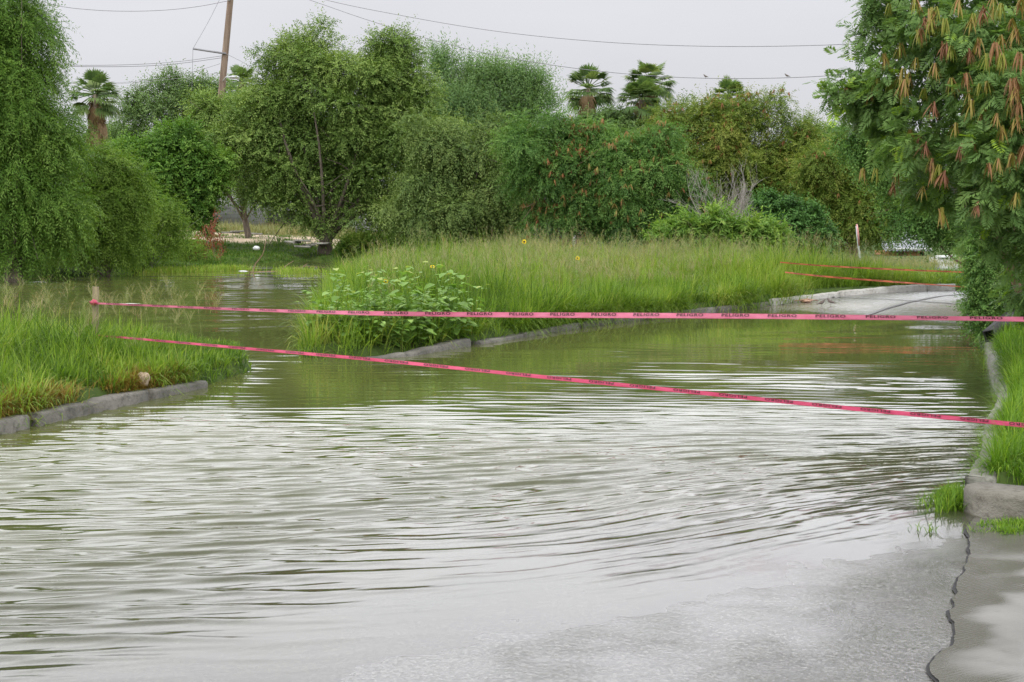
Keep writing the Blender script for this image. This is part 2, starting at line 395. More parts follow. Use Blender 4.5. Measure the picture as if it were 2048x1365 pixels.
# ---------------------------------------------------------------- road
def road_mat():
    m = M("wet_road")
    n = m.noise(1.3, 5); f = m.noise(42, 4, rough=.7); st = m.noise(2.2, 5, mapscale=(1, 1, 1))
    c = m.ramp(n, [(.3, (.085, .083, .076)), (.7, (.135, .13, .12))])
    c = m.mixc(m.maprange(f, .42, .62, 0, .85), c, (.022, .021, .019))
    c = m.mixc(m.maprange(m.attr("mud"), 0, 1, 0, .8), c, (.3, .22, .15))
    c = m.mixc(m.maprange(m.noise(95, 2), .54, .6, 0, .8), c, (.02, .019, .017)); c = m.mixc(m.maprange(m.noise(70, 2, mapscale=(1, 1, 1.3)), .6, .66, 0, .5), c, (.28, .27, .25))
    c = m.mixc(m.attr("stain"), c, (.04, .034, .022))
    film = m.attr("film"); ro = m.maprange(st, .35, .65, .08, .3)
    p = m.pbsdf(c, ro, .5, m.bump(f, .9, .02))
    gl = m.n("ShaderNodeBsdfGlossy"); m.l(m.maprange(film, 0, 1, .24, .13), gl.inputs['Roughness'])
    bp = m.n("ShaderNodeBump"); bp.inputs['Distance'].default_value = .016; m.l(f, bp.inputs['Height']); m.l(m.maprange(film, 0, 1, .85, .08), bp.inputs['Strength']); m.l(bp.outputs[0], gl.inputs['Normal'])
    fr = m.n("ShaderNodeFresnel"); fr.inputs[0].default_value = 1.36
    k = m.n("ShaderNodeMath", operation='MULTIPLY'); m.l(m.maprange(film, 0, 1, .5, 1.0), k.inputs[1]); m.l(fr.outputs[0], k.inputs[0])
    mx = m.n("ShaderNodeMixShader"); m.l(k.outputs[0], mx.inputs[0]); m.l(p, mx.inputs[1]); m.l(gl.outputs[0], mx.inputs[2])
    return m.end(mx.outputs[0])
CRACK = np.array([(0.2, -2.0), (.75, 2.0), (1.25, 4.0), (1.535, 5.07), (1.70, 5.35), (1.83, 5.79), (1.98, 6.2), (2.12, 6.55), (2.3, 7.0), (2.42, 7.4), (2.56, 7.75)])
def crack_x(y): return np.interp(y, CRACK[:, 1], CRACK[:, 0]) + (.05 * (fbm(y * 2.3 + 5, y * 0 + 3, 31, 3) - .5) + .05 * (fbm(y * 8, y * 0 + 8, 32, 5) - .5)) * (np.asarray(y) > 1)
LR = np.concatenate([[(-14, -4)], LK[:1], LK[1:], IK])
RR = np.concatenate([[(9, -4), (9, 7.6), (4.5, 7.7)], RK])
RPOLY = np.concatenate([LR, RR[::-1]])
def mud_f(x, y):
    p = G(1640, 615); q = G(1920, 625)
    return np.maximum(np.exp(-(((x - p[0]) / 1.5) ** 2 + ((y - p[1]) / 1.2) ** 2)), np.exp(-(((x - q[0]) / .8) ** 2 + ((y - q[1]) / 2.5) ** 2))) * (.4 + .9 * fbm(x * 2, y * 2, 5))
def film_f(x, y):                       # the thin sheet of water left just above the waterline
    return np.clip(1 - sst(road_z(x, y) + .022 * (fbm(x * 2.2, y * 2.2, 45) - .4), .004, .03) * (1 - .75 * sst(y, 15, 20)), 0, 1)
def stain_f(x, y):
    d = np.abs(x - np.interp(y, CRACK[:, 1], CRACK[:, 0]))
    return .75 * sst(.16 + .5 * (fbm(x * 3, y * 3, 46) - .5) - d, 0, .2) * (y < 7.6)
def keep_road(X, Y): return poly_sd(X, Y, RPOLY) > -.12
rx = np.concatenate([np.arange(-14, -4, .25), np.arange(-4, 5, .035), np.arange(5, 30, .25)])
ry = np.concatenate([np.arange(-4, 4, .3), np.arange(4, 9, .03), np.arange(9, 34, .15)])
tag(grid_obj("road", rx, ry, road_z, road_mat(), {"mud": mud_f, "film": film_f, "stain": stain_f}, keep=keep_road), kind="structure", label="wet concrete road sloping out of the flood")

def drive_mat():
    m = M("broomed_concrete")
    n = m.noise(1.6, 5); w = m.n("ShaderNodeTexWave"); w.inputs['Scale'].default_value = 15; w.inputs['Distortion'].default_value = 2.5; w.inputs['Detail'].default_value = 3
    tcn = m.n("ShaderNodeTexCoord"); mp = m.n("ShaderNodeMapping"); mp.inputs['Rotation'].default_value = (0, 0, math.radians(62))
    m.l(tcn.outputs['Object'], mp.inputs[0]); m.l(mp.outputs[0], w.inputs[0])
    c = m.ramp(n, [(.3, (.105, .103, .094)), (.7, (.175, .17, .157))])
    c = m.mixc(m.maprange(w.outputs[1], 0, 1, 0, .1), c, (.14, .13, .11))
    sp = m.maprange(m.noise(14, 4), .62, .7, 0, .6); c = m.mixc(sp, c, (.1, .095, .08))
    c = m.mixc(m.attr("wet"), c, (.07, .067, .056))
    ro = m.maprange(m.attr("wet"), 0, 1, .55, .15)
    return m.end(m.pbsdf(c, ro, .4, m.bump(w.outputs[1], .12, .004)))
def build_drive():
    yy = np.concatenate([np.arange(-3, 4, .2), np.arange(4, 7.75, .018)]); g = Geo()
    uu = np.concatenate([np.linspace(0, .12, 40), np.linspace(.125, 1, 60)])
    xl = crack_x(yy); X = xl[:, None] + uu[None] * (8.2 - xl[:, None]); Y = np.broadcast_to(yy[:, None], X.shape)
    Z = road_z(X, Y) + .012 + .01 * sst(X - xl[:, None], 0, .3)
    wet = sst(.26 - (X - xl[:, None]) + .7 * (fbm(X * 3.5, Y * 3.5, 41) - .5), -.1, .2) * .85
    wet = np.maximum(wet, sst(fbm(X * 1.8 + 3, Y * 2.9, 43, 4), .45, .68) * .75)
    wet = np.maximum(wet, .9 * sst(Y, 6.55, 7.0) * sst(fbm(X * 2 + 8, Y * 2, 47), .3, .5))
    nx = len(uu); i, j = np.meshgrid(np.arange(len(yy) - 1), np.arange(nx - 1), indexing='ij')
    g.add(np.stack([X, Y, Z], -1), np.stack([i * nx + j, i * nx + j + 1, (i + 1) * nx + j + 1, (i + 1) * nx + j], -1).reshape(-1, 4))
    tag(g.build("driveway", drive_mat(), smooth=True, vattr={"wet": wet.ravel()}), kind="structure", label="broom-finished concrete driveway slab at lower right")
    g = Geo(); y2 = np.arange(3.2, 7.7, .02); x2 = crack_x(y2)
    wd = .007 + .022 * np.clip(fbm(y2 * 5, y2 * 0 + 2, 51) - .3, 0, 1)
    a = np.stack([x2 - wd, y2, road_z(x2 - wd, y2) + .006], -1); b = np.stack([x2 + .008, y2, road_z(x2, y2) + .007], -1)
    n = len(y2); k = np.arange(n - 1)
    g.add(np.concatenate([a, b]), np.stack([k, k + n, k + n + 1, k + 1], -1))
    tag(g.build("road_crack", MAT['dark_open']), kind="structure", label="jagged dark crack between road and driveway slab")
build_drive()
g = Geo()                                            # tar joints on the far wet road
for P in ([(1640, 589 + 4), (1800, 601), (1950, 611)], [(1640, 648), (1700, 632), (1800, 608), (1870, 597), (1950, 589)], [(1605, 599), (1640, 593)]):
    W3 = []
    for p in P:
        q = G(*p, z=.07); W3.append((q[0], q[1]))
    c = smoothline(W3, 60); c[:, 0] += .05 * (fbm(c[:, 1] * 2, c[:, 1] * 0, 3) - .5)
    t = nrm(np.gradient(c, axis=0)); s = np.stack([-t[:, 1], t[:, 0]], 1) * .045
    a, b = c + s, c - s; k = np.arange(59)
    V = [np.stack([q[:, 0], q[:, 1], road_z(q[:, 0], q[:, 1]) + .012], -1) for q in (a, b)]
    g.add(np.concatenate(V), np.stack([k, k + 60, k + 61, k + 1], -1))
tag(g.build("road_joints", rough_mat("tar_joint", (.05, .05, .05), (.1, .1, .095), 5, .4)), kind="structure", label="dark joint lines across the far wet road")

# ---------------------------------------------------------------- kerbs
def kerb_mat(name, c1, c2, c3):
    m = M(name)
    n = m.noise(2.2, 6); f = m.noise(16, 5, rough=.7)
    c = m.ramp(n, [(.3, c1), (.7, c2)]); c = m.mixc(m.maprange(f, .5, .72, 0, .8), c, c3)
    return m.end(m.pbsdf(c, .8, .3, m.bump(f, .9, .03)))
def kerb(name, line, blocks, mat, top, width, label, seed=0, bottom=-.35):
    line = np.asarray(line, float); rg = R(seed); g = Geo()
    s = np.concatenate([[0], np.cumsum(np.linalg.norm(np.diff(line, axis=0), axis=1))])
    ln = smoothline(line, 800); ss = np.linspace(0, s[-1], 800)
    for (a, b, dz0, dz1) in blocks:
        m = max(8, int((b - a) / .09)); t = np.linspace(a, b, m)
        c = np.stack([np.interp(t, ss, ln[:, 0]), np.interp(t, ss, ln[:, 1])], 1)
        tg = nrm(np.gradient(c, axis=0)); nn = np.stack([-tg[:, 1], tg[:, 0]], 1)
        tz = top(t) if callable(top) else top
        z = tz + np.linspace(dz0, dz1, m) + .02 * (fbm(t * 4, t * 0 + seed, seed) - .5)
        prof = [(-.012, -1), (.0, -.022), (.02, 0), (width - .02, 0), (width, -.02), (width + .01, -1)]
        V = []
        for (o, dz) in prof:
            jj = .03 * (fbm(t * 9, t * 0 + o * 40, seed + 3) - .5)
            zz = np.full(m, bottom) if dz == -1 else z + dz + .014 * (fbm(t * 11, t * 0 + o * 50, seed + 5) - .5)
            V.append(np.concatenate([c + nn * (o + jj)[:, None], zz[:, None]], 1))
        k = len(prof); V = np.stack(V, 1)
        i, j = np.meshgrid(np.arange(m - 1), np.arange(k - 1), indexing='ij')
        g.add(V, np.stack([i * k + j, (i + 1) * k + j, (i + 1) * k + j + 1, i * k + j + 1], -1).reshape(-1, 4),
              P=[list(range(k)), list(range((m - 1) * k, m * k))[::-1]])
    return tag(g.build(name, mat), label, kind="structure")
KM = kerb_mat("weathered_kerb", (.065, .062, .05), (.16, .152, .13), (.035, .034, .028))
KM2 = kerb_mat("whitewashed_kerb", (.27, .26, .23), (.46, .45, .42), (.15, .14, .12))
lk_len = np.sum(np.linalg.norm(np.diff(LK, axis=0), axis=1))
kerb("kerb", LK, [(0, 5.6, 0, 0), (5.68, 7.35, .0, .01), (7.47, 9.15, .005, -.005), (9.22, lk_len - .02, -.01, -.03)], KM, .1, .16, "grey broken kerb edging the left grass bank", 3)
kerb("kerb", IK, [(.05, .85, -.1, -.085), (.95, 3.1, -.06, .015), (3.35, 4.6, -.05, -.03), (4.66, 6.6, -.03, 0), (6.7, 8.9, -.01, .01), (9.0, 11.2, 0, .0), (11.3, 13.4, 0, 0)], KM, lambda t: .085 + .0 * t, .17, "grey sunken kerb along the grassy median", 5)
kerb("kerb", IK, [(13.5, 16.2, 0, 0), (16.3, 19.0, 0, 0), (19.05, 19.7, 0, 0), (20.1, 21.9, 0, 0), (22, 24.2, 0, 0), (24.25, 26.6, 0, 0), (26.65, 30, 0, 0), (30.1, 42, 0, 0)], KM2, lambda t: .13 + .12 * sst(t, 14, 20), .18, "whitewashed far kerb curving behind the wet road", 7, -.1)
kerb("kerb", RK[::-1], [(0, 17.5, 0, 0), (17.6, 22, 0, 0), (22.05, 26.0, .0, 0), (26.05, 29.2, 0, 0.0), (29.25, 34.2, 0, 0), (34.25, 39, 0, 0), (39.04, 43, 0, 0)], kerb_mat("right_kerb", (.09, .09, .07), (.24, .235, .2), (.05, .052, .034)), lambda t: .15 + .08 * (1 - sst(t, 10, 22)), .17, "pale kerb along the right grass verge", 9)
g = Geo()                                            # kerb end block turning into the driveway
top = np.array([(2.57, 7.99), (2.585, 7.86), (2.67, 7.73), (3.25, 7.42), (4.8, 7.2), (8, 7.1), (8, 7.35), (4.8, 7.46), (3.3, 7.69), (2.86, 7.96), (2.68, 8.04)])
n = len(top); zt = .15 + .006 * R(2).normal(size=n)
ctr = top.mean(0); V0 = np.c_[top * 1.0, np.full(n, -.2)]; V1 = np.c_[top, zt - .025]; V2 = np.c_[top + .07 * nrm(np.array([3.2, 7.65]) - top) * (np.arange(n) < 7)[:, None] * .2, zt]
k = np.arange(n); kk = (k + 1) % n
g.add(np.concatenate([V0, V1, V2]), np.concatenate([np.stack([k, kk, kk + n, k + n], 1), np.stack([k + n, kk + n, kk + 2 * n, k + 2 * n], 1)]), P=[list(range(2 * n, 3 * n))])
tag(g.build("kerb", kerb_mat("kerb_end", (.1, .092, .072), (.21, .2, .17), (.06, .05, .036))), "blunt concrete kerb end beside the driveway", kind="structure")

# ---------------------------------------------------------------- flood water: real ripples, murk by depth
def water_mat():
    m = M("flood_water")
    dep = m.attr("depth")
    murk = m.ramp(m.noise(.35, 3), [(.3, (.072, .082, .026)), (.7, (.092, .098, .032))])
    di = m.n("ShaderNodeBsdfDiffuse"); m.l(murk, di.inputs[0])
    tr = m.n("ShaderNodeBsdfTransparent"); tr.inputs[0].default_value = (.97, .96, .9, 1)
    op = m.n("ShaderNodeMath", operation='MULTIPLY'); op.inputs[1].default_value = -20; m.l(dep, op.inputs[0])
    ex = m.n("ShaderNodeMath", operation='EXPONENT'); m.l(op.outputs[0], ex.inputs[0])
    a = m.n("ShaderNodeMixShader"); m.l(ex.outputs[0], a.inputs[0]); m.l(di.outputs[0], a.inputs[1]); m.l(tr.outputs[0], a.inputs[2])
    gl = m.n("ShaderNodeBsdfGlossy"); m.l(m.maprange(dep, 0, .03, .11, .025), gl.inputs['Roughness']); gl.inputs[0].default_value = (1, 1, 1, 1)
    fr = m.n("ShaderNodeFresnel"); fr.inputs[0].default_value = 1.36
    b = m.n("ShaderNodeMixShader"); m.l(fr.outputs[0], b.inputs[0]); m.l(a.outputs[0], b.inputs[1]); m.l(gl.outputs[0], b.inputs[2])
    return m.end(b.outputs[0])
def build_water():
    y0, y1, nr, nc = 4.3, 66.0, 1500, 800
    yy = 1 / np.linspace(1 / y0, 1 / y1, nr)
    u = np.linspace(-1, 1, nc)
    Y = np.repeat(yy[:, None], nc, 1); X = u[None] * (.6 * Y + 2.2)
    gz = np.where(poly_sd(X, Y, RPOLY) > 0, road_z(X, Y), ground_z(X, Y))
    depth = np.clip(-gz, 0, .6)
    bend = .75 * np.logaddexp(0, (X + .1) * 2.2) / 2.2 * sst(12 - Y, 0, 4)
    wob = .26 * (fbm(X * .55, Y * .8, 61) - .5) + .07 * (fbm(X * 2.3, Y * 3.2, 63) - .5)
    g_ = Y - bend + wob - .10 * X * sst(-X, -.5, 2)
    rg = R(5); H = 0
    patch = .35 + 1.3 * sst(fbm(X * .5, Y * .45, 65), .35, .65)
    fade = lambda lam: sst(lam * 2346 / Y**2, 1.2, 3.0)
    for lam, sl, kx in ((.185, .05, 0), (.25, .045, .16), (.135, .022, -.22), (.36, .026, .1)):
        k = 2 * np.pi / lam; ph = rg.random() * 6
        am = sl / k * fade(lam) * (.25 + 1.3 * fbm(X * .8 + ph, Y * 1.3, 70 + int(lam * 100), 2))
        s = np.sin(k * (g_ + kx * X) + ph + 2.0 * (fbm(X * 1.1 + ph, Y * 1.6, 90, 2) - .5))
        H = H + am * 1.75 * (2 * (.5 + .5 * s) ** 3.4 - .6)
    for i in range(16):                                   # crossing wind ripples
        lam = rg.uniform(.11, .33); th = rg.normal(0, .38) ; k = 2 * np.pi / lam
        d = np.sin(th) * X + np.cos(th) * Y
        H = H + .0075 / k * fade(lam) * np.sin(k * (d + .15 * wob) + rg.random() * 7) * sst(Y, 5.5, 9)
    for i in range(12):                                   # longer undulation far off
        lam = rg.uniform(.7, 2.2); th = rg.normal(0, .3); k = 2 * np.pi / lam
        H = H + .010 / k * np.sin(k * (np.sin(th) * X + np.cos(th) * Y) + 6 * rg.random() + 1.5 * wob) * sst(Y, 9, 20)
    chop = sst(-X - .5, 1, 4) * sst(Y, 23, 27) * (1 - sst(Y, 36, 43)) * (.4 + .6 * sst(fbm(X * .22, Y * .45, 97), .35, .6))
    for i in range(14):                                   # breezy patch on the flooded side channel
        lam = rg.uniform(.4, .85); th = rg.normal(0, .5); k = 2 * np.pi / lam
        H = H + .028 / k * np.sin(k * (np.sin(th) * X + np.cos(th) * Y) + 6 * rg.random() + 3 * fbm(X * .8, Y * .8, 98, 2)) * chop
    calm = 1 - .68 * sst(X + .3, .0, 2.0) * sst(Y, 13.8, 16.8) * (1 - .5 * sst(Y, 20, 24))
    calm = calm * (1 - .35 * sst(-X, 2, 4) * sst(Y, 18, 22) * sst(fbm(X * .15, Y * .25, 99), .4, .6))
    calm = calm * (1 - .42 * sst(Y, 8, 12)) * (.55 + .45 * sst(Y - .35 * X, 5.5, 7.5))
    H = H * patch * calm * sst(depth, 0.0, .018)
    keep = gz < .1
    i, j = np.meshgrid(np.arange(nr - 1), np.arange(nc - 1), indexing='ij')
    Q = np.stack([i * nc + j, i * nc + j + 1, (i + 1) * nc + j + 1, (i + 1) * nc + j], -1).reshape(-1, 4)
    Q = Q[keep.ravel()[Q].any(1)]
    g = Geo(); g.add(np.stack([X, Y, H], -1), Q)
    tag(g.build("water", water_mat(), smooth=True, vattr={"depth": depth.ravel()}), "murky green flood water rippling over the street", kind="structure")
build_water()

# ---------------------------------------------------------------- grass
def blades(g, P, h, w, az, lean, r, seg=3, curl=1.0, b0=.25):
    n = len(P); t = np.linspace(0, 1, seg + 1)
    d = np.stack([np.cos(az), np.sin(az), np.zeros(n)], 1); sd = np.stack([-np.sin(az), np.cos(az), np.zeros(n)], 1)
    a = (lean[:, None] * (b0 + curl * t[None] ** 1.3))
    dx = np.cumsum(np.concatenate([np.zeros((n, 1)), np.sin(a[:, 1:])], 1), 1) / seg * h[:, None]
    dz = np.cumsum(np.concatenate([np.zeros((n, 1)), np.cos(a[:, 1:])], 1), 1) / seg * h[:, None]
    C = P[:, None] + d[:, None] * dx[..., None] + np.array([0, 0, 1.]) * dz[..., None]
    wt = (w[:, None] * np.array([.7, 1, .75, .12] if seg == 3 else np.interp(t, [0, .4, .75, 1], [.7, 1, .7, .12])))[..., None] * .5
    V = np.stack([C - sd[:, None] * wt, C + sd[:, None] * wt], 2).reshape(n, -1, 3)
    b = np.arange(n)[:, None] * (2 * (seg + 1)); k = np.arange(seg)[None] * 2
    Q = np.stack([b + k, b + k + 1, b + k + 3, b + k + 2], -1).reshape(-1, 4)
    g.add(V.reshape(-1, 3), Q, r=np.repeat(r, seg))
def scatter(rg, poly, n, bounds, dens=None, inset=.1):
    outp = []; c = 0
    while c < n:
        x = rg.uniform(bounds[0], bounds[1], n * 3); y = rg.uniform(bounds[2], bounds[3], n * 3)
        ok = poly_sd(x, y, poly) > inset
        if dens is not None: ok &= rg.random(n * 3) < dens(x, y)
        p = np.stack([x[ok], y[ok]], 1); outp.append(p); c += len(p)
    return np.concatenate(outp)[:n]
def tufts(g, rg, T, nb, hf, w, spread, lean, col=None):
    """T tuft centres (n,2); nb blades each"""
    n = len(T); P = np.repeat(T, nb, 0); m = len(P)
    az = rg.uniform(0, 2 * np.pi, m); off = np.abs(rg.normal(0, spread, m))
    P = P + np.stack([np.cos(az), np.sin(az)], 1) * off[:, None]
    z = ground_z(P[:, 0], P[:, 1])
    ok = z > -.12; 
    hh = hf(P[:, 0], P[:, 1]) * np.repeat(rg.uniform(.7, 1.15, n), nb) * rg.uniform(.55, 1.1, m)
    c = np.repeat(rg.normal(.5, .17, n), nb) + rg.normal(0, .14, m)
    if col is not None: c = c + col(P[:, 0], P[:, 1])
    az2 = az + rg.normal(0, .7, m)
    ln = np.abs(rg.normal(lean, lean * .5, m))
    blades(g, np.c_[P, z - .02][ok], hh[ok], (w * rg.uniform(.6, 1.3, m))[ok], az2[ok], ln[ok], np.clip(c, 0, 1)[ok])
def panicles(g, rg, T, hf, w=.004, nb=9, ln=.16, le0=.3):
    n = len(T); z = ground_z(T[:, 0], T[:, 1]); h = hf(T[:, 0], T[:, 1]) * rg.uniform(.7, 1.15, n)
    az = rg.uniform(0, 6.28, n); le = np.abs(rg.normal(le0, le0 * .5, n)); d = np.stack([np.cos(az), np.sin(az), 0 * az], 1)
    base = np.c_[T, z]; r = rg.random(n)
    blades(g, base, h, np.full(n, w), az, le, np.clip(r * .3, 0, 1), 3, 1.0)
    t = np.array([1 / 3, 2 / 3, 1]); a = le[:, None] * (.25 + 1.0 * t[None] ** 1.3)
    ph = lambda q: base + d * (np.sin(a[:, :q]).sum(1) / 3 * h)[:, None] + np.array([0, 0, 1.]) * (np.cos(a[:, :q]).sum(1) / 3 * h)[:, None]
    tip, mid = ph(3), ph(2)
    s = rg.uniform(0, 1, (n, nb)); P = tip[:, None] * (1 - s[..., None] * .8) + mid[:, None] * s[..., None] * .8
    az2 = rg.uniform(0, 6.28, (n, nb)); L2 = ln * rg.uniform(.4, 1.2, (n, nb)) * (.6 + .6 * s)
    blades(g, P.reshape(-1, 3), L2.ravel(), np.full(n * nb, w * 1.1), az2.ravel(), rg.uniform(.8, 1.7, n * nb), np.clip(np.repeat(r, nb) + rg.normal(0, .15, n * nb), 0, 1), 3, .9)

rg = R(101)
def isl_h(x, y):
    d = poly_sd(x, y, ISL); n = fbm(x * .6, y * .6, 15)
    return (.46 + .28 * sst(d, 0, 1.6)) * (.35 + 1.25 * sst(n, .2, .8)) * (1 - .3 * sst(y, 28, 46)) * (1 - .55 * sst(x + (y - 31) * .3, 6.5, 10)) * (1 - .4 * sst(x - (y - 34) * .06, 6, 9) * sst(y, 34, 40))
def isl_col(x, y):
    n = fbm(x * .35 + 4, y * .35, 17)
    return .8 * (n - .5) + .25 * (fbm(x * 1.5, y * 1.5, 18) - .5)
dn = lambda x, y: np.clip(20 / y, .18, 1) ** 1.3
front = lambda x, y: np.exp(-np.maximum(poly_sd(x, y, ISL), 0) / 1.6)
g = Geo()
T = np.concatenate([scatter(rg, ISL, 2600, (-4, 30, 16, 52), dn, .25), scatter(rg, ISL, 2300, (-4, 14, 16, 38), front, .2)])
T = T[(T[:, 0] < 5.6) | (poly_sd(T[:, 0], T[:, 1], ISL) > .42)]
T = T[(T[:, 0] > -.1) | (T[:, 1] > 20) | (rg.random(len(T)) < .3)]
tufts(g, rg, T, 34, isl_h, .011, .12, .85, isl_col)
def fringe(poly, n, bounds, wid, h, w, nb=30, sel=None):
    T = scatter(rg, poly, n, bounds, lambda x, y: np.exp(-np.maximum(poly_sd(x, y, poly) - .14, 0) / wid) * (1 if sel is None else sel(x, y)), .12)
    tufts(g, rg, T, nb, lambda x, y: h + 0 * x, w, .08, 1.35, lambda x, y: .5 * (fbm(x * .7, y * .7, 55) - .5))
fringe(ISL, 480, (-3, 16, 16.5, 38), .1, .5, .010, 30, lambda x, y: sst(fbm(x * .9, y * .9, 56), .3, .55) * (1 - sst(x, 4.3, 6.2)) * (.1 + .9 * sst(x, -.9, .2)))
tag(g.build("grass", MAT['grass']), "tall green grass covering the median", kind="stuff")
g = Geo()
T = scatter(rg, ISL, 10000, (-4.2, 30, 17, 50), lambda x, y: dn(x, y) * np.where(x > 0, 1, .55) * sst(fbm(x * .4, y * .4, 19), .25, .5), .9)
panicles(g, rg, T, lambda x, y: (.3 + .8 * isl_h(x, y)) * (1 - .25 * sst(y, 26, 46)), .0036, 13, .2)
tag(g.build("seed_heads", MAT['seed']), "hazy beige grass seed heads above the median", kind="stuff")

def bank_h(x, y):
    d = poly_sd(x, y, BANK); return (.2 + .3 * sst(d, .1, 1.3)) * (1 - .42 * sst(y, 14.2, 17)) * (.55 + .9 * fbm(x * .8, y * .8, 25))
g = Geo()
T = np.concatenate([scatter(rg, BANK, 1500, (-9, -2.6, 8, 19), None, .3), scatter(rg, BANK, 300, (-4.3, -2.6, 12.6, 17.4), None, .08)])
tufts(g, rg, T, 38, bank_h, .010, .1, .95, lambda x, y: .9 * (fbm(x * .9, y * .9, 27) - .45))
fringe(BANK, 170, (-6.5, -2.6, 7, 15), .14, .34, .009, 26, lambda x, y: sst(fbm(x * 1.4, y * 1.4, 58), .4, .6))
tag(g.build("grass", MAT['grass']), "lush green grass on the left bank", kind="stuff")
g = Geo()
T = scatter(rg, BANK, 300, (-9, -2.7, 12, 19.2), lambda x, y: .25 + .75 * sst(y, 13.5, 16), .5)
panicles(g, rg, T, lambda x, y: .5 + .5 * fbm(x, y, 28), .0024, 22, .22, .6)
tag(g.build("seed_heads", MAT['seed']), "pale drooping grass seed heads on the left bank", kind="stuff")
g = Geo()
edge = lambda x, y: np.exp(-np.maximum(poly_sd(x, y, BANK) - .1, 0) / .16) * sst(14.1 - y, 0, .5) * sst(fbm(x * 1.6, y * 1.6, 29), .36, .56)
T = scatter(rg, BANK, 700, (-6.5, -2.9, 7, 14), edge, .13)
tufts(g, rg, T, 26, lambda x, y: .18 + 0 * x, .006, .08, 1.2)
tag(g.build("dead_grass", MAT['dead']), "orange dead grass matted along the left kerb", kind="stuff")
g = Geo()
def rb_h(x, y): return (.095 + .2 * sst(y, 9.3, 13) + .22 * sst(y, 12, 16)) * (.7 + .6 * fbm(x * 1.3, y * 1.3, 33))
T = np.concatenate([scatter(rg, RBK, 1500, (2.6, 7.5, 7.5, 14), lambda x, y: np.clip(9 / y, 0, 1) ** 2, .15), scatter(rg, RBK, 1200, (3.5, 16, 12, 31), lambda x, y: front(x, y) * 0 + np.clip(14 / y, 0, 1), .1)])
tufts(g, rg, T, 36, rb_h, .0075, .09, .7, lambda x, y: .4 * (fbm(x, y, 35) - .5) - .15 * sst(y, 13, 17))
fringe(RBK, 700, (2.6, 11, 8.4, 27), .07, .3, .007, 30, lambda x, y: sst(fbm(x * 1.2, y * 1.2, 57), .3, .5))
tag(g.build("grass", MAT['lawn']), "short bright green grass on the right verge", kind="stuff")
g = Geo()                                            # grass against the kerb end and the clump before it
for (cx, cy, sx, sy, n, h) in ((2.585, 8.2, .035, .1, 80, .12), (3.0, 7.36, .2, .06, 240, .065), (2.74, 7.52, .07, .05, 70, .055), (3.05, 7.98, .25, .09, 120, .14)):
    P = rg.normal(0, 1, (n, 2)) * [sx, sy] + [cx, cy]; P = np.repeat(P, 24, 0); m = len(P)
    P = P + rg.normal(0, .03, (m, 2))
    z = np.where(poly_sd(P[:, 0], P[:, 1], RBK) > .1, .13, road_z(P[:, 0], P[:, 1]))
    blades(g, np.c_[P, z], h * rg.uniform(.5, 1.2, m), np.full(m, .005), rg.uniform(0, 6.28, m), np.abs(rg.normal(1.0, .35, m)), np.clip(rg.normal(.45, .28, m), 0, 1))
tag(g.build("grass", MAT['lawn']), "grass clumps growing round the kerb end", kind="stuff")
g = Geo()                                            # far bank: low cover
T = scatter(rg, FAR, 5200, (-26, -4.5, 38, 75), lambda x, y: np.clip(46 / y, 0, 1) * (1 - .9 * dirt_f(x, y)), .0)
tufts(g, rg, T, 22, lambda x, y: (.18 + .3 * sst(fbm(x * .3, y * .3, 37), .5, .75)) * (.7 + .5 * fbm(x, y, 38)), .02, .22, .8)
tag(g.build("ground_cover", MAT['bank']), "low green weeds covering the far bank", kind="stuff")
g = Geo()
T = scatter(rg, FAR, 900, (-24, -6, 74, 96), lambda x, y: (1 - dirt_f(x, y)), 2)
tufts(g, rg, T, 22, lambda x, y: .7 * (.4 + fbm(x * .2, y * .2, 39)), .03, .3, .6)
T = scatter(rg, FAR, 500, (-24, -12, 37, 47), None, .1)
panicles(g, rg, T, lambda x, y: .7 + 0 * x, .012, 9, .3)
tag(g.build("dry_grass", MAT['seed']), "dry straw-coloured grass beyond the dirt track", kind="stuff")

